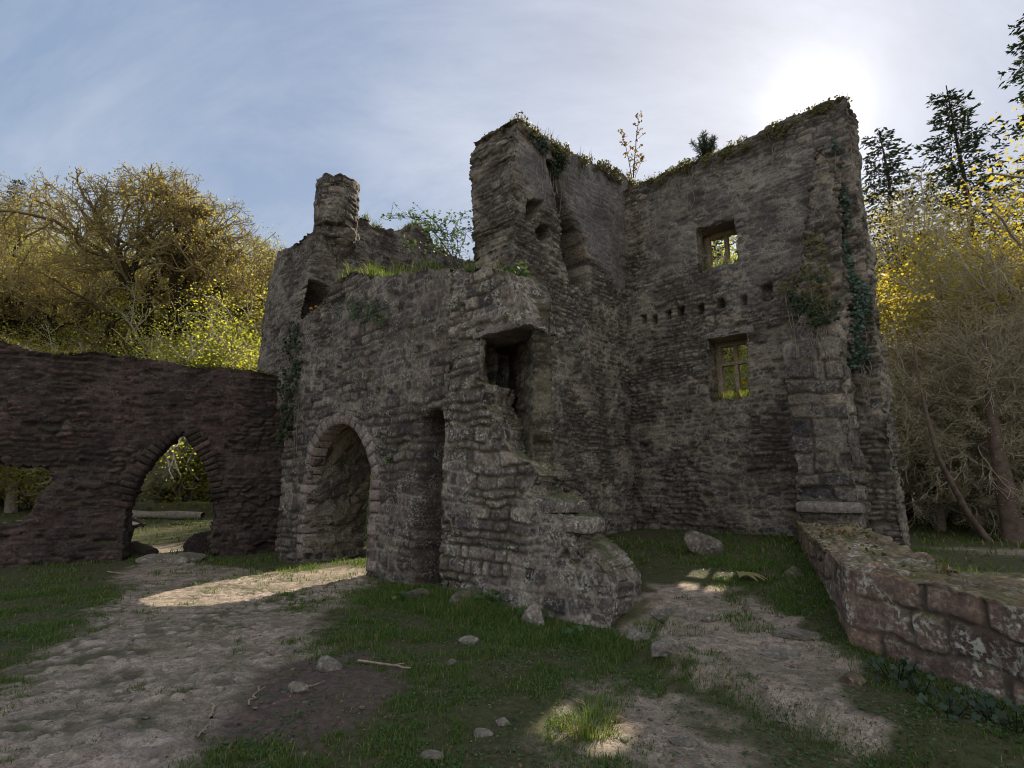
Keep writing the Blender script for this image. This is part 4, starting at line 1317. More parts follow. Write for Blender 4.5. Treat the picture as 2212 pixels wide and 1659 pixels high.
def ivy_on(fmap, poly, n, size, seed, label, off=-.06, nrm=None, thresh=.42, mat=None, name='ivy', stems=True, cat='ivy'):
    rr = np.random.default_rng(seed); P = np.array(poly)
    s = rr.uniform(P[:, 0].min(), P[:, 0].max(), n * 4); z = rr.uniform(P[:, 1].min(), P[:, 1].max(), n * 4)
    d = poly_sdf(s, z, poly)
    k = (d + .5 * (fbm(s * 2.5, z * 2.5, None, seed) - .45) < 0) & (fbm(s * 5, z * 4, None, seed + 1) > thresh)
    s, z = s[k][:n], z[k][:n]
    t = off - rr.uniform(0, .11, len(s))
    x, y = fmap(s, t)
    p = np.stack([x, y, z], 1)
    v, q = leaf_quads(p, size, seed + 2, normal=np.array([nrm[0], nrm[1], .35]) * 1.3 if nrm is not None else None, spread=.55, aspect=.85)
    tint = np.repeat(np.clip(rr.normal(.5, .25, len(p)), 0, 1), 4)
    st = None
    if stems:
        br = []
        for k in range(14):
            a = rr.integers(0, len(s)); m = 8; tt = np.linspace(0, 1, m)
            ss = s[a] + np.cumsum(rr.normal(0, .035, m)); zz = z[a] - tt * rr.uniform(.4, 1.3)
            xx, yy = fmap(ss, np.full(m, off)); br.append((np.stack([xx, yy, zz], 1), np.full(m, .007)))
        st = tubes(br, 4)
    return plant_obj(name, v, q, mat or M_IVY, tint, label, cat, None, st, M_BARK2)


nF = -V; nS = U
ivy_on(BACK, pxs([(1800, 560), (1850, 540), (1885, 640), (1880, 740), (1850, 800), (1822, 790), (1815, 700)], BACK_P, U), 1700, .06, 501, 'glossy blue-green ivy hanging down the right end of the tower', -.12, nF, .36)
ivy_on(straight(V * 11.6, U, V), pxs([(1700, 560), (1760, 500), (1800, 560), (1810, 690), (1740, 700), (1690, 640)], V * 11.6, U), 380, .06, 502, 'dull tangled ivy over the ragged stub of the tower end', -.05, nF, .5, M_MOSSTOP)
ivy_on(RTM, pxs([(1730, 600), (1790, 600), (1815, 690), (1760, 705), (1690, 680)], RT_P, U), 350, .06, 509, 'leafy green shrublet rooted on the broken block wall', -.02, nF, .47, M_IVYDARK, 'wall_shrub', True, 'shrub')
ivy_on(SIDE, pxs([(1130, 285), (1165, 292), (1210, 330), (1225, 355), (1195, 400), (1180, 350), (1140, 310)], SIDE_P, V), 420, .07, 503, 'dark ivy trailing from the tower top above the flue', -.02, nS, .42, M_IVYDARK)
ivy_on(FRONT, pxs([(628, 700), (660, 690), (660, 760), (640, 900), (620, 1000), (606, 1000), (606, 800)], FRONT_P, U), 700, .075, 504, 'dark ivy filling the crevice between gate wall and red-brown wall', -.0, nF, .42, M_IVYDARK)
ivy_on(BACK, pxs([(1378, 400), (1500, 350), (1640, 290), (1800, 215), (1825, 235), (1700, 285), (1600, 330), (1450, 385), (1400, 415)], BACK_P, U), 1500, .045, 505, 'brownish creeping plants hanging from the tall tower wall top', -.04, nF, .46, M_MOSSTOP, 'creeper', True, 'creeper')
ivy_on(SIDE, pxs([(1110, 250), (1200, 310), (1300, 355), (1378, 398), (1378, 425), (1300, 380), (1200, 335), (1110, 280)], SIDE_P, V), 1500, .06, 506, 'brownish creeping plants along the sloping side wall top', -.04, nS, .45, M_MOSSTOP, 'creeper', True, 'creeper')
ivy_on(FRONT, pxs([(760, 640), (840, 650), (850, 700), (790, 720), (760, 690)], FRONT_P, U), 200, .05, 507, 'sparse green weed high on the gate wall', -.03, nF, .5, M_WEED, 'wall_weed', False, 'weed')
ivy_on(BACK, pxs([(1740, 470), (1800, 300), (1835, 330), (1850, 540), (1790, 560)], BACK_P, U), 900, .06, 508, 'thin ivy sprays on the outer edge of the tower', -.05, nF, .5)


def top_fringe(name, pts, fmap, depth, n, h, seed, label, mat=None, spray=.5):
    rr = np.random.default_rng(seed); P = np.array(pts)
    s = rr.uniform(P[0, 0], P[-1, 0], n); t = rr.uniform(-.05, depth, n)
    o_ = np.argsort(P[:, 0]); z = np.interp(s, P[o_, 0], P[o_, 1])
    d = fbm(s * 2.2, t * 2.2, None, seed); k = rr.uniform(0, 1, n) < sst(.35, .62, d)
    s, t, z, d = s[k], t[k], z[k], d[k]
    x, y = fmap(s, t); pos = np.stack([x, y, z - .05], 1)
    v, q, tr = blades(pos, h * rr.uniform(.3, 1.3, len(s)) * (.4 + 1.2 * sst(.4, .65, d)), np.full(len(s), .006), .8, seed)
    m = int(len(s) * spray)
    lp = pos[:m] + np.stack([rr.normal(0, .03, m), rr.normal(0, .03, m), rr.uniform(0, .12, m)], 1)
    lv_, lq = leaf_quads(lp, .055, seed + 1, aspect=.7)
    vv = np.concatenate([v, lv_]); qq = np.concatenate([q, lq + len(v)])
    tint = np.concatenate([np.repeat(rr.uniform(0, 1, len(s)), 5), np.repeat(rr.uniform(0, 1, m), 4)])
    o = obj(name, make_mesh(name, vv, qq, tr, mat or M_MOSSTOP, tint))
    o['label'] = label
    return tag(o, None, None, None, 'stuff')


top_fringe('wall_top_grass', bw_top, BACK, .8, 3500, .09, 601, 'moss and dry grass along the tall tower wall top')
top_fringe('wall_top_grass', sw_top, SIDE, 1.1, 4500, .13, 602, 'moss and dry grass along the sloping side wall top')
top_fringe('wall_top_grass', top[2:] + sp_up[1:4], FRONT, 1.2, 7000, .2, 603, 'green grass growing along the gate wall top', M_GRASS, .2)
top_fringe('wall_top_grass', lw[1:], LEFT, .9, 3000, .16, 604, 'grass and weeds on the ragged inner wall', M_GRASS)
top_fringe('wall_top_grass', ar_top, straight(LP, LD, LN), .8, 6000, .07, 605, 'thin moss along the red-brown wall top')
top_fringe('wall_top_grass', lowtop[:6], low_map, .8, 3000, .035, 606, 'short moss on the low wall top', None, .2)


def sapling(name, base, spec, label, cat, lmat, bark, leafn, size, seed):
    rr = np.random.default_rng(seed); br, lp = [], []
    for (dx, dy, dz, r) in spec:
        m = 9; t = np.linspace(0, 1, m)[:, None]
        P = base + np.array([dx, dy, dz]) * t + np.array([0, 0, .12 * dz]) * np.sin(t * PI) + np.cumsum(rr.normal(0, .012, (m, 3)), 0)
        br.append((P, np.linspace(r, r * .3, m)))
        for k in range(2, m):
            for c in range(2):
                a = rr.uniform(0, 2 * PI); L = rr.uniform(.12, .34) * (1.2 - k / m)
                Q = P[k] + np.array([math.cos(a), math.sin(a), .6]) * L * np.linspace(0, 1, 4)[:, None]
                br.append((Q, np.linspace(r * .35, .003, 4))); lp += [Q[-1]] * leafn + [Q[2]] * (leafn // 2)
    p = np.array(lp); p = p + rr.normal(0, .035, p.shape)
    v, q = leaf_quads(p, size, seed)
    per = len(br) // len(spec)
    root = plant_obj(name, v, q, lmat, np.repeat(rr.uniform(0, 1, len(p)), 4), label, cat, None, tubes(br[:per], 5), bark)
    for k in range(1, len(spec)):
        sv, sq = tubes(br[k * per:(k + 1) * per], 5)
        obj('stem', make_mesh('stem', sv - np.array(root.location), sq, None, bark), root)
    return root


M_BROWNLEAF = leaf_mat('brown_leaves', [(.09, .055, .02), (.17, .10, .03), (.13, .10, .04)], .4)
bpt = at_y(1368, 398, 15.2)
up1 = at_y(1382, 250, 15.2) - bpt; up2 = at_y(1342, 288, 15.2) - bpt; up3 = at_y(1392, 345, 15.2) - bpt
sapling('sapling', bpt, [(*up1, .022), (*up2, .016), (*up3, .010)], 'thin sapling with brown leaves growing in the tower wall corner', 'sapling', M_BROWNLEAF, M_BARKD, 3, .10, 701)


def needle_bush(name, base, w, h, label, seed):
    rr = np.random.default_rng(seed); br, sp = [], []
    for k in range(13):
        a = rr.uniform(0, 2 * PI); L = h * rr.uniform(.5, 1.0); m = 7; t = np.linspace(0, 1, m)[:, None]
        P = base + np.array([math.cos(a) * w * rr.uniform(.2, 1), math.sin(a) * w * rr.uniform(.2, 1), L]) * t + np.array([0, 0, .1]) * t * t
        br.append((P, np.linspace(.014, .005, m)))
        for e in np.linspace(.2, 1, 26):
            i = min(int(e * (m - 1)), m - 2); f = e * (m - 1) - i; sp.append(P[i] * (1 - f) + P[i + 1] * f)
    sp = np.repeat(np.array(sp), 9, 0); n = len(sp)
    d = rr.normal(0, 1, (n, 3)) + [0, 0, .9]; d /= np.linalg.norm(d, axis=1, keepdims=True)
    b = np.cross(d, rr.normal(0, 1, (n, 3))); b /= np.linalg.norm(b, axis=1, keepdims=True)
    l = .12; v = np.stack([sp, sp + d * l * .5 + b * .006, sp + d * l, sp + d * l * .5 - b * .006], 1).reshape(-1, 3)
    return plant_obj(name, v, np.arange(len(v)).reshape(-1, 4), M_NEEDLE, np.repeat(rr.uniform(0, 1, n), 4), label, 'young pine', None, tubes(br, 5), M_BARKD)


needle_bush('young_pine', at_y(1525, 340, 12.6) + [0, 0, -.1], .38, .62, 'young pine bush growing on the tall tower wall top', 711)


def bramble(name, base, arcs, label, seed, lmat, size=.07):
    rr = np.random.default_rng(seed); br, lp = [], []
    for tip, hgt, r in arcs:
        m = 16; t = np.linspace(0, 1, m)[:, None]
        P = base * (1 - t) + tip * t + np.array([0, 0, hgt]) * (4 * t * (1 - t)) + np.cumsum(rr.normal(0, .02, (m, 3)), 0)
        br.append((P, np.linspace(r, r * .35, m)))
        for k in range(3, m):
            for c in range(2):
                a = rr.uniform(0, 2 * PI); Q = P[k] + np.array([math.cos(a), math.sin(a), rr.uniform(-.2, .7)]) * rr.uniform(.1, .4) * np.linspace(0, 1, 4)[:, None]
                br.append((Q, np.linspace(.006, .003, 4))); lp += [Q[-1], Q[-1], Q[2]]
    p = np.array(lp) + rr.normal(0, .03, (len(lp), 3)); v, q = leaf_quads(p, size, seed)
    return plant_obj(name, v, q, lmat, np.repeat(rr.uniform(0, 1, len(p)), 4), label, 'bramble', None, tubes(br, 4), M_BARKD)


Yb = 11.0
bb = at_y(985, 572, Yb)
bramble('bramble', bb, [(at_y(838, 480, Yb), .5, .012), (at_y(860, 450, Yb + .6), .35, .010), (at_y(905, 462, Yb), .25, .010), (at_y(955, 478, Yb), .15, .009), (at_y(1000, 470, Yb + .5), .1, .009), (at_y(1012, 500, Yb), .1, .008), (at_y(880, 540, Yb), .25, .008), (at_y(930, 500, Yb), .3, .008)],
        'arching bramble with small leaves on the gate wall top', 721, M_WEED)


def lobed_leaves(p, size, seed, normal, spread):
    rr = np.random.default_rng(seed); n = len(p)
    nn = rr.normal(0, 1, (n, 3)) * spread + np.asarray(normal); nn /= np.linalg.norm(nn, axis=1, keepdims=True)
    a = np.cross(nn, rr.normal(0, 1, (n, 3))); a /= np.linalg.norm(a, axis=1, keepdims=True); b = np.cross(nn, a)
    pr = [(0, .75), (.35, .5), (.9, .62), (1.35, .42), (2.0, .55), (2.7, .35), (PI, .12), (-2.7, .35), (-2.0, .55), (-1.35, .42), (-.9, .62), (-.35, .5)]
    m = len(pr); sz = (size * rr.uniform(.6, 1.3, n))[:, None]
    vs = [p - nn * 0]
    for t, r in pr: vs.append(p + (a * math.cos(t) + b * math.sin(t)) * r * sz - nn * sz * .22 * r * r)
    v = np.stack(vs, 1).reshape(-1, 3); k = np.arange(n) * (m + 1)
    t = np.concatenate([np.stack([k, k + 1 + i, k + 1 + (i + 1) % m], 1) for i in range(m)])
    return v, t


def leaf_clump(name, pos, n, r, h, size, mat, label, cat, seed, group=None):
    rr = np.random.default_rng(seed)
    a = rr.uniform(0, 2 * PI, n); q_ = np.sqrt(rr.uniform(0, 1, n)) * r
    p = pos + np.stack([np.cos(a) * q_, np.sin(a) * q_, rr.uniform(.1, 1, n) * h * (1 - .5 * q_ / r)], 1)
    if name == 'broadleaf_ivy':
        v, t = lobed_leaves(p, size, seed, (-.35, -.5, .6), .35)
        c = np.mean(v, 0); c[2] = v[:, 2].min(); root = empty(name, c, label, cat, group)
        br = [(np.stack([pos + (pp - pos) * [.3, .3, 0], pp]), np.array([.004, .003])) for pp in p]
        sv, sq = tubes(br, 3); obj('stem', make_mesh('stem', sv - c, sq, None, M_IVYDARK), root)
        obj('leaves', make_mesh('leaves', v - c, None, t, mat, np.repeat(rr.uniform(0, 1, n), len(v) // n), smooth=False), root)
        return root
    v, q = leaf_quads(p, size, seed, normal=(0, -.25, .9), spread=.45, aspect=.8)
    br = [(np.stack([pos + (pp - pos) * [.3, .3, 0], pp]), np.array([.004, .003])) for pp in p]
    return plant_obj(name, v, q, mat, np.repeat(rr.uniform(0, 1, n), 4), label, cat, group, tubes(br, 3), mat if False else M_WEED)


# big-leaved ivy at the foot of the low wall
for k, (px, py, n, r, h) in enumerate([(1935, 1450, 12, .16, .26), (1985, 1478, 9, .14, .2), (2050, 1520, 9, .15, .18), (2140, 1530, 10, .16, .22), (2190, 1560, 8, .14, .2)]):
    p = gpos(px, py + 25)
    leaf_clump('broadleaf_ivy', p, int(n * 1.6), r * 1.2, h * 1.2, .052, M_IVYLOW, ['blue-green ivy clump at the low wall corner', 'blue-green ivy clump second along the low wall foot', 'blue-green ivy clump midway along the low wall foot', 'blue-green ivy clump near the right picture edge', 'blue-green ivy clump at the lower right picture edge'][k], 'ivy', 800 + k)
# weeds at the stair foot and in the grass
weeds = [(960, 1255, 26, .2, .3, 'broad-leaved weed in the angle beside the brown chase'), (1055, 1300, 24, .22, .22, 'weedy clump midway along the foot of the stair wall'), (1150, 1330, 16, .2, .16, 'weeds beside the pale stone under the stair wall'),
         (1250, 1378, 18, .2, .16, 'weeds below the rounded stair wall end'), (870, 1300, 16, .2, .18, 'weeds on the mound right of the gate arch'), (845, 990, 14, .07, .12, 'tiny fern in the gate wall right of the arch'), (1098, 575, 30, .2, .25, 'green dock plant on the wall top beside the tower')]
for k, (px, py, n, r, h, lab) in enumerate(weeds):
    if k == 5: s_, z_ = on_plane(px, py, FRONT_P, U); p = np.array([*FRONT(s_, -.05), z_ - .05])
    elif k == 6: s_, z_ = on_plane(px, py + 8, FRONT_P, U); p = np.array([*FRONT(s_, .3), z_])
    else: p = gpos(px, py)
    leaf_clump('weed', p, n, r, h, .075, M_WEED, lab, 'weed', 830 + k)
# bright grass tuft beside the stair wall end
def tuft(name, p, n, r, h, label, seed, mat=None, cat='grass tuft', w=.004):
    rr = np.random.default_rng(seed); a = rr.uniform(0, 2 * PI, n); d = np.sqrt(rr.uniform(0, 1, n)) * r
    pos = p + np.stack([np.cos(a) * d, np.sin(a) * d, np.zeros(n)], 1)
    v, q, t = blades(pos, h * rr.uniform(.4, 1.2, n), np.full(n, w), .8, seed)
    c = np.array(p, float)
    o = obj(name, make_mesh(name, v - c, q, t, mat or M_GRASS, np.repeat(rr.uniform(.3, .9, n), 5)), None, c)
    return tag(o, label, cat)


tuft('grass_tuft', gpos(1402, 1372), 260, .16, .2, 'bright grass tuft at the stair wall end', 861)
tuft('grass_tuft', gpos(1275, 1575), 300, .2, .1, 'sunlit grass tuft in the foreground light patch', 862)
tuft('grass_tuft', gpos(1300, 1535), 200, .16, .09, 'smaller sunlit grass tuft behind the foreground tuft', 863)
for (a, b, c, d), lab in ((win_up, 'sunlit grass on the upper window sill'), (win_lo, 'sunlit grass and weeds on the lower window sill')):
    rr2 = np.random.default_rng(int(c * 10)); n = 800
    s = rr2.uniform(a + .05, b - .03, n); t = rr2.uniform(.1, .9, n)
    x_, y_ = BACK(s, t)
    v, q, tr = blades(np.stack([x_, y_, np.full(n, c + .0)], 1), rr2.uniform(.06, .30, n), np.full(n, .009), .7, 5)
    o = obj('sill_grass', make_mesh('sill_grass', v, q, tr, M_GRASS, np.repeat(rr2.uniform(.4, 1, n), 5)))
    tag(o, lab, 'grass tuft')


def dandelion(p, h, label, seed, fr=.022):
    rr = np.random.default_rng(seed)
    root = empty('dandelion', p, label, 'flower')
    P = np.array([[0, 0, 0], [.01, .0, h * .5], [.005, -.01, h]])
    v, q = tubes([(P, np.array([.004, .003, .003]))], 5)
    obj('stem', make_mesh('stem', v, q, None, M_WEED, np.full(len(v), .6)), root)
    n = 70; a = rr.uniform(0, 2 * PI, n); e = rr.uniform(0, 1, n)
    d = np.stack([np.cos(a) * np.sqrt(1 - e * e * .8), np.sin(a) * np.sqrt(1 - e * e * .8), .2 + e], 1); d /= np.linalg.norm(d, axis=1, keepdims=True)
    b = np.cross(d, rr.normal(0, 1, (n, 3))); b /= np.linalg.norm(b, axis=1, keepdims=True)
    c = P[-1]; v = np.stack([c + d * 0, c + d * fr * .6 + b * fr * .25, c + d * fr, c + d * fr * .6 - b * fr * .25], 1).reshape(-1, 3)
    obj('petals', make_mesh('petals', v, np.arange(4 * n).reshape(-1, 4), None, M_FLOWER), root)
    m = 12; a = rr.uniform(0, 2 * PI, m); lp = np.stack([np.cos(a) * .06, np.sin(a) * .06, rr.uniform(.01, .06, m)], 1)
    v, q = leaf_quads(lp, .12, seed, normal=(0, -.3, .8), spread=.3, aspect=.35)
    obj('leaves', make_mesh('leaves', v, q, None, M_WEED, np.repeat(rr.uniform(0, 1, m), 4)), root)
    return root


s_, z_ = on_plane(1606, 826, BACK_P, U)
x_, y_ = BACK(s_ - .05, .2)
dandelion((x_, y_, win_lo[2]), z_ - win_lo[2], 'orange-yellow dandelion on the lower window sill', 871, .05)
for k, (px, py, lab) in enumerate([(672, 668, 'left dandelion in the dark hole below the round chimney'), (683, 664, 'middle dandelion in the dark hole below the round chimney'), (690, 676, 'lowest dandelion in the dark hole below the round chimney')]):
    s_, z_ = on_plane(px, py, FRONT_P, U); z_ = z_
    p = at_y(px, py, 12.1)
    dandelion((p[0], p[1], p[2] - .18), .18, lab, 875 + k, .045)

# sunlit branch poking out right of the tower
p0 = at_y(1890, 668, 12.6); tips = [at_y(2008, 640, 12.2), at_y(1960, 645, 12.4), at_y(1915, 600, 12.5)]
br, lp = [], []
rr3 = np.random.default_rng(5)
for tp_ in tips:
    m = 9; t = np.linspace(0, 1, m)[:, None]; P = p0 * (1 - t) + tp_ * t + np.array([0, 0, .08]) * np.sin(t * PI)
    br.append((P, np.linspace(.012, .004, m))); lp += [P[k] + rr3.normal(0, .05, 3) for k in range(3, m) for _ in range(9)]
v, q = leaf_quads(np.array(lp), .09, 5, normal=(0, 0, .6), spread=.5)
plant_obj('leafy_branch', v, q, M_LEAF_YEL, np.repeat(rr3.uniform(.3, 1, len(lp)), 4), 'sunlit yellow leafy branch poking out right of the tower', 'branch', None, tubes(br, 5), M_BARK2)


# ------------------------------------------------------------------ stones, sticks and small things
def rock_mesh(name, sx, sy, sz, seed, mat, cuts=7, sub=4):
    rr = np.random.default_rng(seed)
    n = 10 * sub
    th, ph = np.meshgrid(np.linspace(0, PI, n + 1), np.linspace(0, 2 * PI, 2 * n, endpoint=False), indexing='ij')
    d = np.stack([np.sin(th) * np.cos(ph), np.sin(th) * np.sin(ph), np.cos(th)], -1)
    r = np.ones(th.shape) * 1.25
    for k in range(cuts + 5):
        nn = rr.normal(0, 1, 3); nn[2] *= 1.2; nn /= np.linalg.norm(nn); h = rr.uniform(.72, 1.0)
        c = d @ nn; r = np.where(c > 1e-3, np.minimum(r, h / np.maximum(c, 1e-3)), r)
    r = r * (1 + .16 * (fbm(d[..., 0] * 3, d[..., 1] * 3, d[..., 2] * 3, seed) - .5) + .10 * (fbm(d[..., 0] * 11, d[..., 1] * 11, d[..., 2] * 11, seed + 1) - .5))
    P = d * r[..., None] * np.array([sx, sy, sz]) / 2
    idx = np.arange(th.size).reshape(th.shape); nx = np.roll(idx, -1, 1)
    q = np.stack([idx[:-1], idx[1:], nx[1:], nx[:-1]], -1).reshape(-1, 4)
    v = P.reshape(-1, 3)
    at = np.stack([np.full(len(v), rr.uniform()), np.zeros(len(v)), np.zeros(len(v)), np.zeros(len(v))], 1)
    return make_mesh(name, v, q, None, mat, at)


def px_m(px, py):
    p = gpos(px, py)
    return np.linalg.norm(p - np.array([0, 0, CH])) / F * .97


def stone(px, py, wpx, hpx, label, seed, mat=None, name='loose_stone', cat='stone', rz=0, deep=.7, sink=.4, cuts=7):
    """wpx,hpx: visible size"""
    p = gpos(px, py); m = px_m(px, py)
    w, h = wpx * m, hpx * m
    o = obj(name, rock_mesh(name, w, w * deep, h * 1.25, seed, mat or M_ROCK, cuts), None, (p[0], p[1] + w * deep * .3, p[2] + h * (.5 - sink)))
    o.rotation_euler = (0, 0, rz)
    return tag(o, label, cat)


stone(707, 1447, 52, 24, 'pale flat-topped stone at the edge of the mud patch', 901)
stone(638, 1497, 34, 22, 'smaller pale stone nearest the mud patch, left of it', 902)
stone(1155, 1352, 44, 46, 'pale stone standing in the grass under the stair wall', 903, sink=.25)
stone(1012, 1390, 36, 14, 'small flat stone in the shaded grass below the weeds', 904)
stone(975, 1437, 20, 12, 'little whitish stone right of the fallen stick', 905)
stone(1522, 1196, 66, 46, 'rough round boulder in the dark grass inside the tower', 906, M_GATE, 'boulder', 'boulder', sink=.2, cuts=1)
stone(1396, 1384, 80, 30, 'flat sunlit threshold slab at the stair wall end', 907, name='threshold_slab', cat='slab', sink=.55)
stone(1446, 1412, 74, 32, 'half-shaded threshold slab nearer the path', 908, name='threshold_slab', cat='slab', sink=.5)
stone(1442, 1322, 54, 20, 'long flat stone lying on the path inside', 909, sink=.35)
stone(1494, 1338, 20, 26, 'upright small stone beside the long flat stone', 910)
stone(1540, 1340, 40, 12, 'thin slab set in the path, right of the upright stone', 911, sink=.4)
stone(1745, 1382, 84, 16, 'broad flat stone set in the path near the low wall', 912, sink=.4)
stone(1690, 1418, 60, 12, 'flat stone in the middle of the path', 913, sink=.45)
stone(1850, 1478, 40, 22, 'rusty brown stone beside the low wall corner', 914, M_LOW)
stone(1995, 1638, 30, 20, 'grey stone in the grass at the lower right', 915)
stone(1340, 1560, 24, 10, 'small pinkish stone in the sunlit foreground patch', 916, M_LOW)
stone(1085, 1566, 26, 12, 'small grey stone in the foreground grass', 917)
stone(1040, 1590, 34, 12, 'flat grey stone in the foreground grass', 918, sink=.4)
stone(935, 1640, 40, 12, 'flat stone at the bottom edge of the picture', 919, sink=.4)
stone(1480, 1610, 44, 14, 'flat stone on bare earth, lower right of the sunlit patch', 920, sink=.45)
stone(340, 1216, 74, 18, 'worn left step slab in the pointed archway', 921, name='step_slab', cat='slab', sink=.4)
stone(398, 1214, 64, 18, 'worn right step slab in the pointed archway', 922, name='step_slab', cat='slab', sink=.4)
stone(430, 1196, 56, 44, 'mossy block beside the right foot of the pointed archway', 923, M_RED, 'fallen_block', 'stone', sink=.15)
stone(290, 1205, 50, 26, 'dark low block at the left foot of the pointed archway', 924, M_RED, 'fallen_block', 'stone', sink=.2)
stone(1720, 1245, 40, 22, 'mossy stone half hidden in grass by the low wall', 925, M_MOSSY_SHADE, sink=.35)
stone(905, 1290, 60, 30, 'flat mossy footing stone beside the brown chase', 926, M_GATE, 'footing_stone', 'stone', sink=.7)
stone(1010, 1300, 70, 34, 'rough footing stone under the stair wall', 927, M_GATE, 'footing_stone', 'stone', sink=.68)
# scattered small pebbles on the yard and path
rp = np.random.default_rng(55)
peb = [rock_mesh('pebble', .05, .04, .025, 950 + k, M_ROCK, 4, 1) for k in range(4)]
for k in range(70):
    while True:
        if k % 3: px, py = rp.uniform(60, 1000), rp.uniform(1250, 1640)
        else: px, py = rp.uniform(1200, 1860), rp.uniform(1270, 1640)
        p = gpos(px, py); d_, m_ = dirt_mask(np.array([p[0]]), np.array([p[1]]))
        v_ = p[0] * V[0] + p[1] * V[1]
        if max(d_[0], m_[0]) > .5 and not (5.5 < v_ < 7.3 and p[0] < 1.6): break
    o = obj('pebble', peb[k % 4], None, (p[0], p[1], p[2] + .006))
    s_ = rp.uniform(.4, 1.3); o.scale = (s_, s_, s_ * .8); o.rotation_euler = (0, 0, rp.uniform(0, 6))
    tag(o, 'small pebble lying on bare earth', 'pebble', 'pebbles on the yard and path')


def stick(px0, py0, px1, py1, r, label, seed, lift=.015):
    rr = np.random.default_rng(seed); a, b = gpos(px0, py0), gpos(px1, py1); m = 10; t = np.linspace(0, 1, m)[:, None]
    P = a * (1 - t) + b * t + rr.normal(0, .008, (m, 3)) + [0, 0, lift]
    P[:, 2] = ground_z(P[:, 0], P[:, 1]) + lift + r
    br = [(P, np.linspace(r, r * .6, m))]
    Q = P[6] + (P[7] - P[6]) * np.linspace(0, 1, 4)[:, None] * 1.2 + np.array([.03, .04, .01]) * np.linspace(0, 1, 4)[:, None]
    br.append((Q, np.linspace(r * .6, r * .3, 4)))
    v, q = tubes(br, 7); c = P[0]
    return tag(obj('stick', make_mesh('stick', v - c, q, None, M_DRYWOOD), None, c), label, 'stick')


stick(772, 1434, 888, 1450, .012, 'long pale stick lying right of the flat-topped stone', 1)
stick(456, 1560, 462, 1528, .013, 'short upright-looking stick on the cobbles, lower left', 2)
stick(536, 1530, 560, 1490, .009, 'thin forked twig left of the smaller pale stone', 3)
stick(425, 1600, 455, 1568, .008, 'dark thin twig below the short stick', 4)
stick(640, 1500, 700, 1478, .006, 'tiny twig in the mud patch', 5)
stick(230, 1238, 262, 1243, .012, 'pale stick in the shade near the red-brown wall', 6)

# dry curled fern frond on the inner grass
p = gpos(1615, 1256); c = p
vs, qs = [], []; b_ = 0
for k in range(7):
    a = -1.2 + k * .42; m = 8; t = np.linspace(0, 1, m)
    L = .34
    cx_, cy_ = np.cos(a) * L * t, np.sin(a) * L * t * .8
    cz_ = .05 + .06 * np.sin(t * PI)
    w = .028 * np.sin(np.clip(t, .08, .97) * PI)
    px_, py_ = -np.sin(a) * w, np.cos(a) * w
    v = np.concatenate([np.stack([cx_ + px_, cy_ + py_, cz_ + .01], 1), np.stack([cx_ - px_, cy_ - py_, cz_], 1)])
    i = np.arange(m - 1); q = np.stack([i, i + 1, i + 1 + m, i + m], 1)
    vs.append(v); qs.append(q + b_); b_ += len(v)
M_DRYLEAF = leaf_mat('dry_leaf', [(.16, .15, .06), (.22, .20, .08), (.26, .22, .10)], .3)
tag(obj('dry_frond', make_mesh('dry_frond', np.concatenate(vs), np.concatenate(qs), None, M_DRYLEAF, np.full(b_, .6)), None, c + np.array([-.1, 0, 0])), 'dry yellow-green frond lying on the grass inside the tower', 'leaf')

# beyond the pointed arch: fire remains, log, mossy bank wall
pl0, pl1 = at_y(255, 1096, 22.0), at_y(440, 1104, 21.0)
for q_ in (pl0, pl1): q_[2] = hz(q_[0], q_[1]) + .14
t = np.linspace(0, 1, 12)[:, None]; P = pl0 * (1 - t) + pl1 * t
v, q = tubes([(P, np.full(12, .15) + .02 * np.sin(np.arange(12)))], 12)
tag(obj('log', make_mesh('log', v - P[0], q, None, M_BARK2), None, P[0]), 'long pale log lying on grass beyond the pointed archway', 'log')
mb0 = at_y(150, 1085, 24.5); mb1 = at_y(560, 1085, 23.0); dirm = (mb1 - mb0)[:2]; lenm = np.linalg.norm(dirm); dirm /= lenm
M_MOSSBANK = stone_mat('moss_bank', [(.05, .06, .02), (.08, .085, .03), (.06, .06, .03)], (.05, .05, .03), moss=1.2, lichen=0, mosscol=(.09, .12, .025))
zg = hz(*(mb0[:2] + mb1[:2]) / 2) if False else hz((mb0[0] + mb1[0]) / 2, (mb0[1] + mb1[1]) / 2)
bk = wall('mossy_bank_wall', M_MOSSBANK, straight(mb0[:2], dirm, np.array([-dirm[1], dirm[0]])), 0, lenm, zg - .6, zg + .75, .7, lambda s, z: z < zg + .55, .07, 'big', 131, rag=.1)
tag(bk, 'low moss-covered wall beyond the pointed archway', 'wall')
fp = at_y(283, 1106, 18.5); fp[2] = hz(fp[0], fp[1])
fire = empty('campfire', fp, 'smouldering campfire heap of ash and charred wood beyond the pointed archway', 'campfire')
M_ASH = plain_mat('ash', (.08, .07, .065), (.28, .26, .24), 9); M_CHAR = plain_mat('charred_wood', (.01, .01, .01), (.05, .045, .04), 9)
obj('ash_heap', rock_mesh('ash_heap', .7, .6, .22, 5, M_ASH, 2, 2), fire, (0, 0, .08))
for k in range(5):
    a = k * 1.25; P = np.array([[math.cos(a) * .5, math.sin(a) * .5, .06], [math.cos(a) * .1, math.sin(a) * .1, .3]])
    v, q = tubes([(P, np.array([.07, .055]))], 7); obj('charred_log', make_mesh('charred_log', v, q, None, M_CHAR), fire)
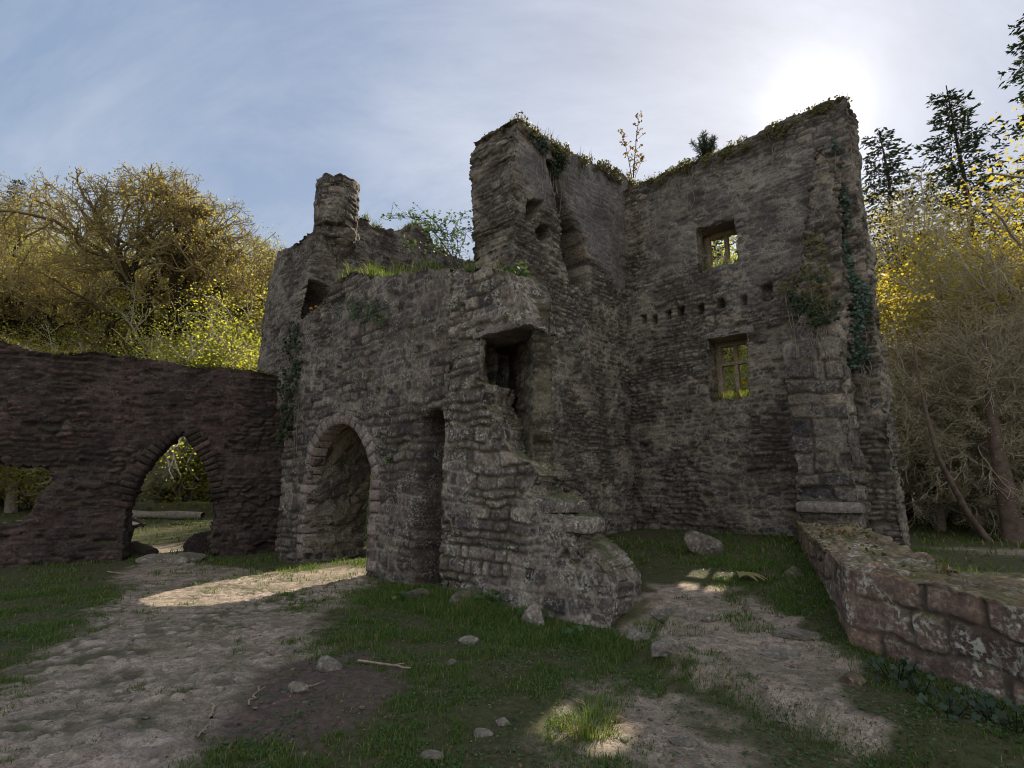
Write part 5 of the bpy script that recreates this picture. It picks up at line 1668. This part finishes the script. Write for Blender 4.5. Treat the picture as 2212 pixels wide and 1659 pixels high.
# thin blue smoke from the fire
n = 24; vs = []
for i in range(n + 1):
    f = i / n; a = np.arange(16) * PI / 8; r = .18 + .95 * f ** .8 * (1 if i < n else .3)
    vs.append(np.stack([fp[0] + 1.1 * f + .25 * math.sin(f * 5) + r * np.cos(a), fp[1] + r * np.sin(a), np.full(16, fp[2] + .25 + 3.4 * f)], 1))
idx = np.arange((n + 1) * 16).reshape(n + 1, 16); nx = np.roll(idx, -1, 1)
q = np.stack([idx[:-1], nx[:-1], nx[1:], idx[1:]], -1).reshape(-1, 4)
vs = np.concatenate(vs + [[vs[0].mean(0)], [vs[-1].mean(0)]])
tr = np.concatenate([np.stack([nx[0], idx[0], np.full(16, len(vs) - 2)], 1), np.stack([idx[-1], nx[-1], np.full(16, len(vs) - 1)], 1)])
m, nt, out = nmat('smoke')
pv = N(nt, 'ShaderNodeVolumePrincipled'); pv.inputs['Color'].default_value = (.8, .85, .95, 1); pv.inputs['Anisotropy'].default_value = .4
co = N(nt, 'ShaderNodeTexCoord').outputs['Object']
nt.links.new(mth(nt, 'MULTIPLY', ramp(nt, noise(nt, co, 1.3, 4, .6, .6), [(.35, 0.0), (.7, 1.0)]), .035), pv.inputs['Density'])
nt.links.new(pv.outputs[0], out.inputs['Volume'])
so = tag(obj('smoke', make_mesh('smoke', vs, q, tr, m)), None, None, None, 'stuff')

# ------------------------------------------------------------------ sun, sky, camera
SUN_AZ, SUN_EL = math.radians(29.6), math.radians(37.4)
SKYV = 2.06
sd_ = Vector((math.sin(SUN_AZ) * math.cos(SUN_EL), math.cos(SUN_AZ) * math.cos(SUN_EL), math.sin(SUN_EL)))
ld = bpy.data.lights.new('sun', 'SUN'); ld.energy = 5.0; ld.angle = math.radians(.6); ld.color = (1, .87, .68)
lo = bpy.data.objects.new('sun', ld); COL.objects.link(lo); lo.rotation_euler = (-sd_).to_track_quat('-Z', 'Y').to_euler(); lo.location = (10, 17, 20)
w = bpy.data.worlds.new('World'); SC.world = w; w.use_nodes = True
nt = w.node_tree; nt.nodes.clear(); L = nt.links.new
sky = N(nt, 'ShaderNodeTexSky', sky_type='NISHITA', sun_disc=False, sun_elevation=SUN_EL, sun_rotation=SUN_AZ, altitude=0, air_density=1.0, dust_density=1.0, ozone_density=1.2)
tc_ = N(nt, 'ShaderNodeTexCoord')
mp = N(nt, 'ShaderNodeMapping'); mp.inputs['Rotation'].default_value = (.2, .5, .6); mp.inputs['Scale'].default_value = (.8, 4.2, 2.2)
L(tc_.outputs['Generated'], mp.inputs['Vector'])
c1 = noise(nt, mp.outputs[0], 1.7, 8, .64, .35)
c2 = noise(nt, tc_.outputs['Generated'], 1.2, 3, .5)
cm = mth(nt, 'MULTIPLY', ramp(nt, c1, [(.36, 0.0), (.68, 1.0)]), ramp(nt, c2, [(.3, .35), (.65, 1.0)]))
hsv = N(nt, 'ShaderNodeHueSaturation'); hsv.inputs['Saturation'].default_value = .12; hsv.inputs['Value'].default_value = 1.35
gm = N(nt, 'ShaderNodeGamma'); gm.inputs['Gamma'].default_value = .25; L(sky.outputs[0], gm.inputs['Color'])
hs2 = N(nt, 'ShaderNodeHueSaturation'); hs2.inputs['Saturation'].default_value = 1.8; hs2.inputs['Value'].default_value = SKYV; L(gm.outputs[0], hs2.inputs['Color'])
L(hs2.outputs[0], hsv.inputs['Color'])
sc_ = mixc(nt, mth(nt, 'MULTIPLY', cm, .75), hs2.outputs[0], hsv.outputs[0])
sc_ = mixc(nt, 1.0, sc_, (.92, .975, 1.10), 'MULTIPLY')
# added cloud fill in the unseen sky behind the camera, brightening shaded walls
sxyz = N(nt, 'ShaderNodeSeparateXYZ'); L(tc_.outputs['Generated'], sxyz.inputs[0])
bk_ = ramp(nt, mth(nt, 'ADD', mth(nt, 'MULTIPLY', sxyz.outputs[1], -.5), .5), [(.5, 0.0), (.75, 1.0)])
bk_ = mth(nt, 'MULTIPLY', bk_, ramp(nt, c1, [(.3, .45), (.6, 1.0)]))
sc_ = mixc(nt, mth(nt, 'MULTIPLY', bk_, .72), sc_, (8.2, 7.9, 7.4))
# sun glow painted into the sky, centred off the lamp direction
vd = N(nt, 'ShaderNodeVectorMath', operation='DOT_PRODUCT'); vd.inputs[1].default_value = Vector(ray(1770, 240)).normalized()
L(tc_.outputs['Generated'], vd.inputs[0])
au = mth(nt, 'POWER', mth(nt, 'MAXIMUM', vd.outputs['Value'], 0.0), 90.0)
au2 = mth(nt, 'POWER', mth(nt, 'MAXIMUM', vd.outputs['Value'], 0.0), 420.0)
aus = mth(nt, 'ADD', mth(nt, 'MULTIPLY', au, .07), mth(nt, 'MULTIPLY', au2, .24))
sc_ = mixc(nt, aus, sc_, (9.0, 8.8, 8.6), 'ADD')
bg = N(nt, 'ShaderNodeBackground'); bg.inputs['Strength'].default_value = .10
L(sc_, bg.inputs['Color'])
ow = N(nt, 'ShaderNodeOutputWorld'); L(bg.outputs[0], ow.inputs[0])

cd = bpy.data.cameras.new('camera'); cam = bpy.data.objects.new('camera', cd); COL.objects.link(cam)
cd.sensor_width = 36; cd.sensor_fit = 'HORIZONTAL'; cd.lens = 36 * F / 2212; cd.clip_end = 3000; cd.clip_start = .05
cam.location = (0, 0, CH); cam.rotation_euler = (PI / 2 + PIT, 0, 0)
SC.camera = cam
SC.view_settings.view_transform = 'Standard'; SC.view_settings.look = 'None'; SC.view_settings.gamma = 1; SC.view_settings.exposure = .9
SC.cycles.max_bounces = 6; SC.cycles.diffuse_bounces = 4; SC.cycles.glossy_bounces = 2; SC.cycles.transmission_bounces = 4; SC.cycles.transparent_max_bounces = 6; SC.cycles.volume_bounces = 1
SC.cycles.use_denoising = True
SC.cycles.filter_width = 1.05
SC.cycles.sample_clamp_indirect = 6
